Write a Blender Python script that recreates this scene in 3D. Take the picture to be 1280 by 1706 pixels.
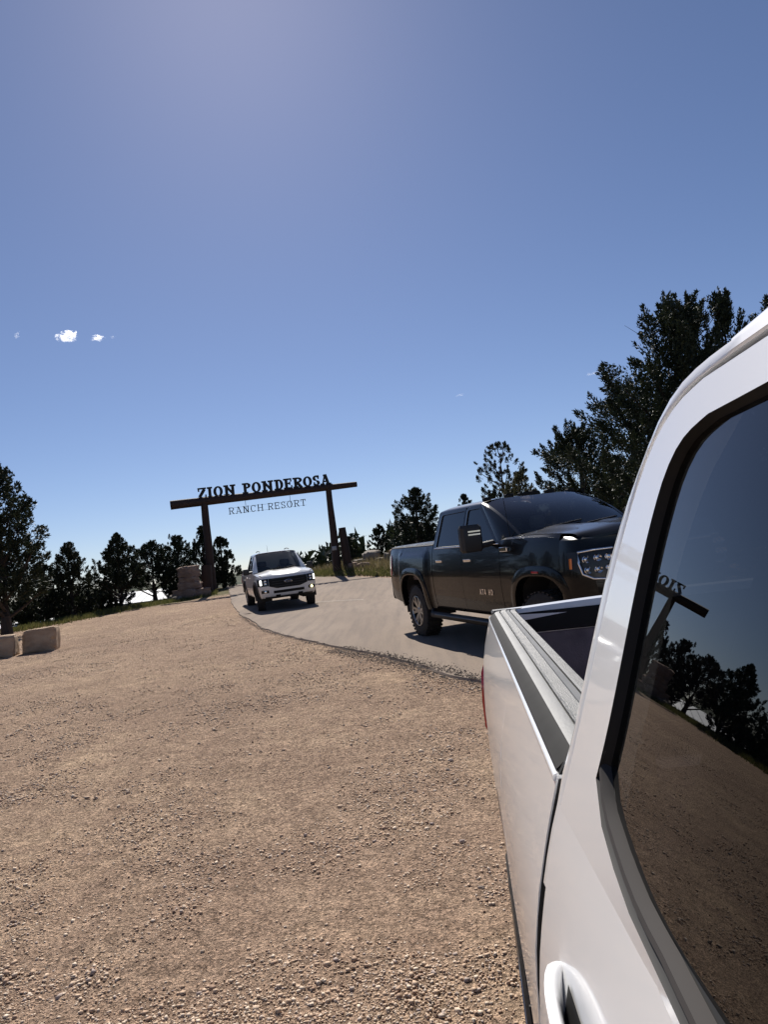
import bpy, math, random
import numpy as np
from mathutils import Vector, Matrix, noise

# ------------------------------------------------------------------ reset
for o in list(bpy.data.objects):
    bpy.data.objects.remove(o, do_unlink=True)
scene = bpy.context.scene
C = scene.collection
PI = math.pi
R = math.radians
rng = np.random.default_rng(11)
random.seed(4)

# ------------------------------------------------------------------ camera
CAM_Z = 1.67
PITCH, ROLL = R(4.27), R(6.6)
cd = bpy.data.cameras.new('camera')
cam = bpy.data.objects.new('camera', cd)
C.objects.link(cam)
_f = Vector((0, math.cos(PITCH), math.sin(PITCH)))
_u = Vector((0, -math.sin(PITCH), math.cos(PITCH)))
_r = Vector((1, 0, 0))
_rt = math.cos(ROLL) * _r - math.sin(ROLL) * _u
_up = math.sin(ROLL) * _r + math.cos(ROLL) * _u
cam.matrix_world = Matrix(((_rt.x, _up.x, -_f.x, 0), (_rt.y, _up.y, -_f.y, 0), (_rt.z, _up.z, -_f.z, CAM_Z), (0, 0, 0, 1)))
cd.sensor_fit = 'HORIZONTAL'
cd.sensor_width = 36.0
cd.lens = 36.0 * 1200 / 1280
cd.clip_start = 0.01
cd.clip_end = 20000
scene.camera = cam
scene.render.resolution_x = 769
scene.render.resolution_y = 1024

# ------------------------------------------------------------------ sky and sun
SUN_EL, SUN_AZ = R(43.5), R(-8)          # azimuth from +Y towards +X
world = bpy.data.worlds.new('World')
scene.world = world
world.use_nodes = True
wn = world.node_tree
sky = wn.nodes.new('ShaderNodeTexSky')
sky.sky_type = 'NISHITA'
sky.sun_disc = False
sky.sun_elevation = SUN_EL
sky.sun_rotation = SUN_AZ
sky.altitude = 1900
sky.air_density = 1.0
sky.dust_density = 0.8
sky.ozone_density = 4.0
bg = wn.nodes['Background']
bg.inputs['Strength'].default_value = 0.066
wb_ = wn.nodes.new('ShaderNodeMix'); wb_.data_type = 'RGBA'; wb_.blend_type = 'MULTIPLY'
wb_.inputs[0].default_value = 1.0; wb_.inputs[7].default_value = (1.055, .98, 1.02, 1)     # the phone's white balance
wn.links.new(sky.outputs['Color'], wb_.inputs[6])
wn.links.new(wb_.outputs[2], bg.inputs['Color'])
sl = bpy.data.lights.new('sun', 'SUN')
sl.energy = 5.0
sl.angle = R(0.53)
sl.color = (1.0, 0.945, 0.865)
sun = bpy.data.objects.new('sun', sl)
C.objects.link(sun)
sd = Vector((math.sin(SUN_AZ) * math.cos(SUN_EL), math.cos(SUN_AZ) * math.cos(SUN_EL), math.sin(SUN_EL)))
sun.rotation_euler = (-sd).to_track_quat('-Z', 'Y').to_euler()
sun.location = (0, 0, 60)
scene.view_settings.view_transform = 'Standard'
scene.view_settings.look = 'None'
scene.view_settings.exposure = 0.36
scene.view_settings.gamma = 1.0
scene.view_settings.use_curve_mapping = False
scene.render.engine = 'CYCLES'
scene.cycles.max_bounces = 8
scene.cycles.transparent_max_bounces = 12
scene.cycles.volume_bounces = 6
scene.cycles.caustics_reflective = False
scene.cycles.caustics_refractive = False

# ------------------------------------------------------------------ helpers
def tag(o, label=None, cat=None, group=None, kind=None):
    if label: o['label'] = label
    if cat: o['category'] = cat
    if group: o['group'] = group
    if kind: o['kind'] = kind
    return o

def empty(name, loc=(0, 0, 0), rot=(0, 0, 0)):
    o = bpy.data.objects.new(name, None)
    C.objects.link(o)
    o.location = loc
    o.rotation_euler = rot
    o.empty_display_size = 0.2
    return o

class MB:
    """collects faces and links them as ONE mesh object"""
    def __init__(s):
        s.v = []; s.f = []
    def add(s, vs, fs):
        b = len(s.v)
        s.v.extend([tuple(map(float, p)) for p in vs])
        s.f.extend([tuple(i + b for i in f) for f in fs])
        return s
    def grid(s, P, closeu=False, closev=False):
        nu, nv = len(P), len(P[0])
        vs = [p for row in P for p in row]
        fs = []
        for i in range(nu if closeu else nu - 1):
            for j in range(nv if closev else nv - 1):
                i2, j2 = (i + 1) % nu, (j + 1) % nv
                fs.append((i * nv + j, i2 * nv + j, i2 * nv + j2, i * nv + j2))
        return s.add(vs, fs)
    def box(s, x0, x1, y0, y1, z0, z1, b=0.0):
        if b <= 0:
            vs = [(x, y, z) for x in (x0, x1) for y in (y0, y1) for z in (z0, z1)]
            return s.add(vs, [(0, 1, 3, 2), (4, 6, 7, 5), (0, 4, 5, 1), (2, 3, 7, 6), (0, 2, 6, 4), (1, 5, 7, 3)])
        # bevelled: rounded-rectangle loops in z
        def loop(ins, z):
            a0, a1, c0, c1 = x0 + ins, x1 - ins, y0 + ins, y1 - ins
            return [(a0 + b, c0, z), (a1 - b, c0, z), (a1, c0 + b, z), (a1, c1 - b, z), (a1 - b, c1, z), (a0 + b, c1, z), (a0, c1 - b, z), (a0, c0 + b, z)]
        L = [loop(b * .6, z0), loop(0, z0 + b), loop(0, z1 - b), loop(b * .6, z1)]
        s.grid(L, closev=True)
        s.add(L[0], [tuple(range(7, -1, -1))])
        return s.add(L[-1], [tuple(range(8))])
    def tube(s, pts, rad, n=8, cap=True):
        pts = [Vector(tuple(map(float, p))) for p in pts]
        if not hasattr(rad, '__len__'): rad = [rad] * len(pts)
        rows = []
        up = Vector((0, 0, 1))
        for i, p in enumerate(pts):
            d = (pts[min(i + 1, len(pts) - 1)] - pts[max(i - 1, 0)]).normalized()
            a = d.cross(up)
            if a.length < 1e-3: a = d.cross(Vector((1, 0, 0)))
            a.normalize(); b2 = d.cross(a)
            rows.append([tuple(p + float(rad[i]) * (math.cos(t) * a + math.sin(t) * b2)) for t in [2 * PI * k / n for k in range(n)]])
        s.grid(rows, closev=True)
        if cap:
            s.add(rows[0], [tuple(range(n))])
            s.add(rows[-1], [tuple(range(n - 1, -1, -1))])
        return s
    def lathe_y(s, prof, c, n=32, closed=False):
        """prof: list of (radius, y); axis along y through c"""
        rows = [[(c[0] + r * math.cos(2 * PI * k / n), c[1] + y, c[2] + r * math.sin(2 * PI * k / n)) for k in range(n)] for r, y in prof]
        return s.grid(rows, closeu=closed, closev=True)
    def prism(s, poly, o, ax, ay, d):
        """polygon in plane (o, ax, ay) extruded by vector d"""
        o = Vector(o); ax = Vector(ax); ay = Vector(ay); d = Vector(d); n = len(poly)
        a = [o + ax * p[0] + ay * p[1] for p in poly]
        b = [p + d for p in a]
        fs = [tuple(range(n)), tuple(range(2 * n - 1, n - 1, -1))]
        fs += [(i, n + i, n + (i + 1) % n, (i + 1) % n) for i in range(n)]
        return s.add([tuple(p) for p in a + b], fs)
    def mirror(s):
        m = MB(); m.v = [(x, -y, z) for x, y, z in s.v]; m.f = [tuple(reversed(f)) for f in s.f]; return m
    def mesh(s, name):
        me = bpy.data.meshes.new(name)
        me.from_pydata(s.v, [], s.f)
        me.validate(); me.update()
        return me
    def build(s, name, mat, parent=None, smooth=40, loc=None):
        me = s.mesh(name)
        me.materials.append(mat)
        if smooth:
            me.shade_smooth()
            me.set_sharp_from_angle(angle=R(smooth))
        o = bpy.data.objects.new(name, me)
        C.objects.link(o)
        if parent: o.parent = parent
        if loc: o.location = loc
        return o

def np_mesh(name, V, T, mat, parent=None, smooth=False):
    """fast triangle mesh from numpy arrays"""
    me = bpy.data.meshes.new(name)
    me.vertices.add(len(V)); me.vertices.foreach_set('co', np.asarray(V, np.float32).ravel())
    me.loops.add(len(T) * 3); me.loops.foreach_set('vertex_index', np.asarray(T, np.int32).ravel())
    me.polygons.add(len(T)); me.polygons.foreach_set('loop_start', np.arange(0, len(T) * 3, 3, dtype=np.int32))
    me.update(calc_edges=True)
    me.materials.append(mat)
    if smooth: me.shade_smooth()
    o = bpy.data.objects.new(name, me)
    C.objects.link(o)
    if parent: o.parent = parent
    return o

def curve(pts):
    """smooth interpolation through (t, v) points"""
    pts = sorted(pts)
    T = [p[0] for p in pts]; V = [p[1] for p in pts]; n = len(T)
    d = [(V[i + 1] - V[i]) / (T[i + 1] - T[i]) for i in range(n - 1)]
    m = [d[0]] + [0 if d[i - 1] * d[i] <= 0 else 2 * d[i - 1] * d[i] / (d[i - 1] + d[i]) for i in range(1, n - 1)] + [d[-1]]
    def f(t):
        if t <= T[0]: return V[0]
        if t >= T[-1]: return V[-1]
        i = 0
        while t > T[i + 1]: i += 1
        h = T[i + 1] - T[i]; u = (t - T[i]) / h
        return V[i] * (1 + 2 * u) * (1 - u) ** 2 + m[i] * h * u * (1 - u) ** 2 + V[i + 1] * u * u * (3 - 2 * u) + m[i + 1] * h * u * u * (u - 1)
    return f

def resample(pl, n):
    P = np.array(pl, float)
    s = np.r_[0, np.cumsum(np.linalg.norm(np.diff(P, axis=0), axis=1))]
    t = np.linspace(0, s[-1], n)
    return np.stack([np.interp(t, s, P[:, k]) for k in range(P.shape[1])], 1)

def smooth_line(pl, n, it=2):
    P = np.array(pl, float)
    for _ in range(it):
        Q = [P[0]]
        for i in range(len(P) - 1):
            Q += [P[i] * .75 + P[i + 1] * .25, P[i] * .25 + P[i + 1] * .75]
        Q.append(P[-1]); P = np.array(Q)
    return resample(P, n)

def colpanel(mb, us, vb, vt, rows, mp, off=0.0, flange=0.0, notop=False):
    """sheet of columns us between vb(u) and vt(u); edges folded inward by flange"""
    P = []
    for u in us:
        a, b = vb(u), vt(u)
        P.append([mp(u, a + (b - a) * j / rows, off) for j in range(rows + 1)])
    mb.grid(P)
    if flange:
        n, m = len(P), rows + 1
        loop = [(i, 0) for i in range(n)] + [(n - 1, j) for j in range(1, m)] + [(i, m - 1) for i in range(n - 2, -1, -1)] + [(0, j) for j in range(m - 2, 0, -1)]
        if notop: loop = [(0, j) for j in range(m - 1, 0, -1)] + [(i, 0) for i in range(n)] + [(n - 1, j) for j in range(1, m)]
        A = [P[i][j] for i, j in loop]
        B = []
        for i, j in loop:
            a, b = vb(us[i]), vt(us[i])
            B.append(mp(us[i], a + (b - a) * j / rows, off - flange))
        mb.grid([A, B], closev=not notop)
    return mb

# ------------------------------------------------------------------ materials
def mat(name):
    m = bpy.data.materials.new(name); m.use_nodes = True
    return m, m.node_tree, m.node_tree.nodes['Principled BSDF']

def setp(b, **k):
    for key, v in k.items():
        key = key.replace('_', ' ')
        if key in b.inputs: b.inputs[key].default_value = v

def node(nt, t, **k):
    n = nt.nodes.new(t)
    for a, v in k.items(): setattr(n, a, v)
    return n

def tex(nt, kind, scale, detail=4, rough=.55, coord='Object', vec=None, stretch=None):
    n = nt.nodes.new('ShaderNodeTexNoise' if kind == 'noise' else 'ShaderNodeTexVoronoi')
    n.inputs['Scale'].default_value = scale
    if kind == 'noise':
        n.inputs['Detail'].default_value = detail; n.inputs['Roughness'].default_value = rough
    if vec is None:
        tc = nt.nodes.new('ShaderNodeTexCoord'); vec = tc.outputs[coord]
    if stretch:
        mp = nt.nodes.new('ShaderNodeMapping'); mp.inputs['Scale'].default_value = stretch[:3]
        if len(stretch) > 3: mp.inputs['Rotation'].default_value = (0, 0, stretch[3])
        nt.links.new(vec, mp.inputs['Vector']); vec = mp.outputs['Vector']
    nt.links.new(vec, n.inputs['Vector'])
    return n

def ramp(nt, src, stops):
    r = nt.nodes.new('ShaderNodeValToRGB')
    e = r.color_ramp.elements
    while len(e) < len(stops): e.new(.5)
    for el, (p, c) in zip(e, stops):
        el.position = p; el.color = (*c, 1) if len(c) == 3 else c
    nt.links.new(src, r.inputs['Fac'])
    return r.outputs['Color']

def mix(nt, fac, a, b, mode='MIX'):
    m = nt.nodes.new('ShaderNodeMix'); m.data_type = 'RGBA'; m.blend_type = mode
    for s, v in ((0, fac), (6, a), (7, b)):
        if hasattr(v, 'is_output'): nt.links.new(v, m.inputs[s])
        elif isinstance(v, (int, float)): m.inputs[s].default_value = v
        else: m.inputs[s].default_value = (*v, 1)
    return m.outputs[2]

def math_(nt, op, a, b=None, clamp=False):
    m = nt.nodes.new('ShaderNodeMath'); m.operation = op; m.use_clamp = clamp
    for i, v in enumerate((a, b)):
        if v is None: continue
        if hasattr(v, 'is_output'): nt.links.new(v, m.inputs[i])
        else: m.inputs[i].default_value = v
    return m.outputs[0]

def bump(nt, b, h, strength=.4, dist=.01, prev=None):
    n = nt.nodes.new('ShaderNodeBump'); n.inputs['Strength'].default_value = strength; n.inputs['Distance'].default_value = dist
    nt.links.new(h, n.inputs['Height'])
    if prev is not None: nt.links.new(prev, n.inputs['Normal'])
    nt.links.new(n.outputs['Normal'], b.inputs['Normal'])
    return n.outputs['Normal']

def simple(name, col, rough=.5, metal=0., coat=0., spec=.5, var=.0, vscale=8., bmp=0., bscale=60., **k):
    m, nt, b = mat(name)
    setp(b, Base_Color=(*col, 1), Roughness=rough, Metallic=metal, Coat_Weight=coat, Specular_IOR_Level=spec, **k)
    if coat: setp(b, Coat_Roughness=.03)
    if var:
        n = tex(nt, 'noise', vscale)
        c = ramp(nt, n.outputs['Fac'], [(.25, tuple(x * (1 - var) for x in col)), (.75, tuple(min(1, x * (1 + var)) for x in col))])
        nt.links.new(c, b.inputs['Base Color'])
    if bmp:
        n2 = tex(nt, 'noise', bscale, 3)
        bump(nt, b, n2.outputs['Fac'], bmp, .004)
    return m

def paint(name, col, rough=.32, dirt=0., dz=(.3, 1.2), dcol=(.30, .21, .145), metal=0., ior=1.5, coat=1.0):
    """clear-coated car paint with road dust thickening towards the sill"""
    m, nt, b = mat(name)
    setp(b, Roughness=rough, Coat_Weight=coat, Coat_IOR=ior, Specular_IOR_Level=.5 if ior > 1.45 else .15, Coat_Roughness=.04, Metallic=metal, Base_Color=(*col, 1))
    n = tex(nt, 'noise', 2.2, 5, .6, stretch=(1, 1, .45))
    n2 = tex(nt, 'noise', 26, 3, .6)
    if dirt:
        tc = node(nt, 'ShaderNodeTexCoord'); sp = node(nt, 'ShaderNodeSeparateXYZ')
        nt.links.new(tc.outputs['Object'], sp.inputs[0])
        mr = node(nt, 'ShaderNodeMapRange'); nt.links.new(sp.outputs['Z'], mr.inputs['Value'])
        mr.inputs['From Min'].default_value = dz[1]; mr.inputs['From Max'].default_value = dz[0]
        f = math_(nt, 'MULTIPLY', mr.outputs[0], math_(nt, 'ADD', math_(nt, 'MULTIPLY', n.outputs['Fac'], 1.6), -.25), True)
        f = math_(nt, 'MULTIPLY', f, dirt * 1.25, True)
        f = math_(nt, 'ADD', f, math_(nt, 'MULTIPLY', n2.outputs['Fac'], .05 * dirt), True)
        nt.links.new(mix(nt, f, col, dcol), b.inputs['Base Color'])
        nt.links.new(math_(nt, 'SUBTRACT', coat, math_(nt, 'MULTIPLY', f, 1.1, True), True), b.inputs['Coat Weight'])
        nt.links.new(math_(nt, 'ADD', rough, math_(nt, 'MULTIPLY', f, .5)), b.inputs['Roughness'])
    return m

def glass(name, tint=.25, col=(.01, .012, .014)):
    """thin automotive glass: dark tint seen through, mirror by Fresnel"""
    m = bpy.data.materials.new(name); m.use_nodes = True
    nt = m.node_tree; nt.nodes.clear()
    out = node(nt, 'ShaderNodeOutputMaterial'); tr = node(nt, 'ShaderNodeBsdfTransparent'); gl = node(nt, 'ShaderNodeBsdfGlossy')
    tr.inputs[0].default_value = (tint, tint * 1.03, tint * 1.04, 1)
    gl.inputs['Roughness'].default_value = 0.0
    gl.inputs['Color'].default_value = (1, 1, 1, 1)
    ge = node(nt, 'ShaderNodeNewGeometry'); dt = node(nt, 'ShaderNodeVectorMath', operation='DOT_PRODUCT')
    nt.links.new(ge.outputs['Incoming'], dt.inputs[0]); nt.links.new(ge.outputs['Normal'], dt.inputs[1])
    c_ = math_(nt, 'SUBTRACT', 1.0, math_(nt, 'ABSOLUTE', dt.outputs['Value']), True)
    f = math_(nt, 'ADD', math_(nt, 'MULTIPLY', math_(nt, 'POWER', c_, 5.0), .92), .055, True)
    mx = node(nt, 'ShaderNodeMixShader')
    nt.links.new(f, mx.inputs[0]); nt.links.new(tr.outputs[0], mx.inputs[1]); nt.links.new(gl.outputs[0], mx.inputs[2])
    nt.links.new(mx.outputs[0], out.inputs[0])
    return m

def emis(name, col, st):
    m, nt, b = mat(name)
    setp(b, Base_Color=(*col, 1), Emission_Color=(*col, 1), Emission_Strength=st, Roughness=.2)
    return m

M = {}
M['white'] = paint('white_paint', (.82, .82, .82), .3, .24, (.35, 1.25), (.38, .29, .21), 0., 1.46, .8)
M['white_far'] = paint('white_paint_far', (.74, .74, .735), .3, .35, (.3, 1.0))
M['black'] = paint('black_paint', (.003, .003, .0036), .25, .12, (.3, 1.0), (.04, .03, .024), 0., 1.32, .6)
M['plastic'] = simple('black_plastic', (.022, .021, .021), .55, bmp=.25, bscale=220)
M['trim'] = simple('rubber_trim', (.009, .0085, .0085), .6, 0, 0, .25)
M['rubber'] = simple('tyre_rubber', (.02, .018, .017), .8, var=.5, vscale=14, bmp=.3, bscale=90)
M['chrome'] = simple('chrome', (.75, .75, .76), .12, 1.0)
M['rim'] = simple('rim_alloy', (.38, .38, .38), .32, 1.0)
M['rimdark'] = simple('rim_dark', (.05, .05, .05), .4, .6)
M['under'] = simple('underbody', (.018, .016, .015), .8)
M['seat'] = simple('seat_cloth', (.10, .097, .092), .85)
M['glass'] = glass('window_glass', .12)
M['tint'] = glass('tinted_glass', .035)
M['wind'] = glass('windscreen_glass', .72)
M['lens'] = glass('lamp_lens', .85)
M['red'] = simple('red_lens', (.42, .012, .014), .12, coat=1)
M['amber'] = simple('amber_lens', (.75, .2, .015), .15, coat=1)
M['drl'] = emis('running_light', (1, 1, .97), 2.2)
M['foglit'] = emis('lit_fog_lamp', (1, .9, .45), 3.0)
M['liner'] = simple('bed_liner', (.23, .19, .195), .9, 0, 0, .1, var=.35, vscale=5, bmp=.4, bscale=120)
M['railtop'] = simple('rail_cap', (.085, .087, .086), .5, var=.25, vscale=9, bmp=.15, bscale=200)
M['railband'] = simple('rail_cap_side', (.018, .0175, .017), .8, 0, 0, .15, var=.25, vscale=12)
M['strip'] = simple('sill_strip', (.06, .055, .053), .8, 0, 0, .12)
M['seam'] = simple('panel_gap_seal', (.03, .028, .027), .8, 0, 0, .1)
M['gapshade'] = simple('painted_gap_shade', (.035, .033, .032), .75, 0, 0, .2)  # dark tone that paints the shade of the cab/bed gap

def railtex():
    m, nt, b = mat('rail_tread')
    setp(b, Base_Color=(.25, .25, .245, 1), Roughness=.5)
    v = tex(nt, 'vor', 420)
    bump(nt, b, v.outputs['Distance'], .6, .002)
    n = tex(nt, 'noise', 11, 4)
    nt.links.new(ramp(nt, n.outputs['Fac'], [(.3, (.075, .076, .075)), (.7, (.16, .158, .152))]), b.inputs['Base Color'])
    return m
M['railtread'] = railtex()

def wood(name, c1, c2, sc=3.0, st=(1, 1, .08)):
    m, nt, b = mat(name)
    n = tex(nt, 'noise', sc * 6, 6, .65, stretch=st)
    n2 = tex(nt, 'noise', sc, 3)
    c = ramp(nt, n.outputs['Fac'], [(.3, c1), (.7, c2)])
    c = mix(nt, n2.outputs['Fac'], c, (.018, .009, .006))
    nt.links.new(c, b.inputs['Base Color'])
    setp(b, Roughness=.75)
    bump(nt, b, n.outputs['Fac'], .6, .02)
    return m
M['log'] = wood('log_bark', (.022, .010, .007), (.065, .030, .018))
M['steel'] = simple('dark_steel', (.012, .011, .011), .55, .3)

def sandstone(name, a, b_, c):
    m, nt, b = mat(name)
    n = tex(nt, 'noise', 2.2, 6, .6, stretch=(1, 1, 2.4)); n2 = tex(nt, 'noise', 28, 5, .7); v = tex(nt, 'vor', 9)
    col = ramp(nt, n.outputs['Fac'], [(.28, a), (.5, b_), (.72, c)])
    col = mix(nt, math_(nt, 'MULTIPLY', n2.outputs['Fac'], .5), col, tuple(x * .55 for x in b_))
    nt.links.new(col, b.inputs['Base Color'])
    setp(b, Roughness=.9, Specular_IOR_Level=.2)
    p = bump(nt, b, n2.outputs['Fac'], .7, .02)
    bump(nt, b, v.outputs['Distance'], .35, .03, p)
    return m
M['stone'] = sandstone('sandstone', (.26, .16, .10), (.38, .27, .185), (.46, .35, .25))
M['stone_pale'] = sandstone('pale_sandstone', (.30, .20, .135), (.45, .335, .235), (.52, .41, .30))
M['stone_pink'] = sandstone('pink_sandstone', (.20, .125, .095), (.30, .21, .165), (.38, .30, .25))
M['stone_grey'] = sandstone('grey_rock', (.17, .14, .115), (.28, .24, .20), (.40, .36, .31))

def leafmat(name, a, b_, c, tr=.25):
    m = bpy.data.materials.new(name); m.use_nodes = True
    nt = m.node_tree; b = nt.nodes['Principled BSDF']; out = nt.nodes['Material Output']
    g = node(nt, 'ShaderNodeNewGeometry')
    col = ramp(nt, g.outputs['Random Per Island'], [(.0, a), (.55, b_), (1.0, c)])
    n = tex(nt, 'noise', .9, 2)
    col = mix(nt, math_(nt, 'MULTIPLY', n.outputs['Fac'], .35), col, tuple(x * .6 for x in a))
    nt.links.new(col, b.inputs['Base Color'])
    setp(b, Roughness=.62, Specular_IOR_Level=.3)
    t = node(nt, 'ShaderNodeBsdfTranslucent'); nt.links.new(col, t.inputs[0])
    mx = node(nt, 'ShaderNodeMixShader'); mx.inputs[0].default_value = tr
    nt.links.new(b.outputs[0], mx.inputs[1]); nt.links.new(t.outputs[0], mx.inputs[2]); nt.links.new(mx.outputs[0], out.inputs[0])
    return m
M['juniper'] = leafmat('juniper_needles', (.010, .017, .009), (.020, .030, .014), (.045, .055, .022), .12)
M['pine'] = leafmat('pine_needles', (.012, .018, .009), (.024, .032, .014), (.055, .055, .025), .12)
M['scrub'] = leafmat('scrub_leaves', (.05, .052, .026), (.09, .088, .045), (.15, .135, .075))
M['grass'] = leafmat('grass_blades', (.07, .085, .025), (.13, .13, .04), (.24, .2, .085), .35)
M['drygrass'] = leafmat('dry_grass_blades', (.12, .10, .05), (.22, .175, .09), (.33, .27, .15), .3)
M['bark'] = wood('tree_bark', (.03, .022, .017), (.10, .072, .052), 5)

# ------------------------------------------------------------------ terrain functions
def sstep(a, b, x):
    t = np.clip((np.asarray(x, float) - a) / (b - a), 0, 1); return t * t * (3 - 2 * t)

def lattice(seed):
    return np.random.default_rng(seed).random((256, 256))
_LAT = [lattice(k) for k in range(6)]
def vnoise(x, y, sc, k=0):
    x = np.asarray(x, float) / sc + 1000.37; y = np.asarray(y, float) / sc + 1000.71
    xi = np.floor(x).astype(int); yi = np.floor(y).astype(int)
    fx = x - xi; fy = y - yi; fx = fx * fx * (3 - 2 * fx); fy = fy * fy * (3 - 2 * fy)
    L = _LAT[k % 6]; g = lambda a, b: L[a % 256, b % 256]
    return (g(xi, yi) * (1 - fx) + g(xi + 1, yi) * fx) * (1 - fy) + (g(xi, yi + 1) * (1 - fx) + g(xi + 1, yi + 1) * fx) * fy - .5

_NY = np.array([-20, -8, -3, 2, 5, 7.85, 8.48, 9.43, 10.77, 12.18, 13.97, 16.85, 23.3, 28.6, 34.8, 38.5, 46, 60, 90])
_NX = np.array([30, 15, 9.6, 5.0, 2.8, .85, .61, .23, -.33, -1.06, -1.88, -3.08, -4.97, -6.35, -7.84, -8.7, -10.9, -16, -30])
_FY = np.array([-20, -8, 0, 4, 8, 13, 19, 26, 32.7, 36.7, 40, 46, 60, 90])
_FX = np.array([42, 30, 22, 17.5, 13.4, 9.6, 6.3, 3.1, .1, -1.6, -3.9, -6.2, -10.6, -24])
def _tab(Y, X):
    yy = np.linspace(-20, 90, 2201); xx = np.interp(yy, Y, X)
    k = np.exp(-np.linspace(-2, 2, 61) ** 2); k /= k.sum()
    xx = np.convolve(np.pad(xx, 30, mode='edge'), k, 'valid')
    return lambda y: np.interp(y, yy, xx)
xnear = _tab(_NY, _NX)
xfar = _tab(_FY, _FX)

_tc = curve([(-30, -.9), (0, 0), (5, .17), (9, .32), (12.5, .42), (18, .55), (23.5, .68), (30, .94), (36, 1.22), (40, 1.44)])
_TY = np.linspace(-30, 40, 701); _TZ = np.array([_tc(t) for t in _TY])
def base(x, y):
    y = np.asarray(y, float); x = np.asarray(x, float)
    yy = np.clip(y, -30, None)
    z = np.interp(yy, _TY, _TZ)
    d = np.clip(y - 40, 0, None)
    q = np.minimum(d, 9.0)
    z = np.where(y > 40, 1.44 + .052 * d - .0075 * q * q - (d - q) * .135, z)
    z = np.where(y > 49, 1.3 - (y - 49) * .05, z)
    z = np.maximum(z, -5.5)
    return z
def tracks(x, y):
    """1 inside a worn wheel track on the gravel lot"""
    x = np.asarray(x, float); y = np.asarray(y, float); t = np.zeros(np.broadcast(x, y).shape)
    for c in (-1.7 - .020 * (y - 4) ** 2, -4.6 + .10 * y - .012 * (y - 9) ** 2, -.4 - .33 * (y - 2)):
        for o in (-.8, .8):
            t = np.maximum(t, np.exp(-(((x - c - o) + .12 * vnoise(y, c * 0, 1.3, 2)) / .17) ** 2))
    return t * sstep(1, 3, y) * (1 - sstep(16, 24, y))
def height(x, y, fine=True):
    x = np.asarray(x, float); y = np.asarray(y, float)
    z = base(x, y)
    fade = 1 - sstep(70, 130, np.hypot(x, y))
    bank = np.interp(x - xfar(y), [0, 1, 3, 5, 7, 12, 20], [0, .3, .42, .55, 1.0, 2.0, 2.6])
    z = z + bank * sstep(4, 14, y) * fade
    left = sstep(0, 9, -11.5 - x) * sstep(28, 42, y) * 1.3 + sstep(-7, -11, x) * 0 
    z = z - left * fade - .12 * sstep(1, 3, xnear(y) - x) * sstep(33, 38, y) * fade
    if fine:
        off = np.maximum(xnear(y) - x, x - xfar(y))
        m = sstep(.0, .8, off) * (1 - sstep(40, 60, np.hypot(x, y)))
        z = z - m * .018 * tracks(x, y)
        z = z + m * (.05 * vnoise(x, y, 1.9, 0) + .022 * vnoise(x, y, .55, 1) + .010 * vnoise(x, y, .17, 2) + .005 * vnoise(x, y, .06, 3))
        far = sstep(60, 160, np.hypot(x, y))
        z = z + far * 3.0 * vnoise(x, y, 90, 4)
    return z
def H(x, y): return float(height(x, y))

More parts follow.
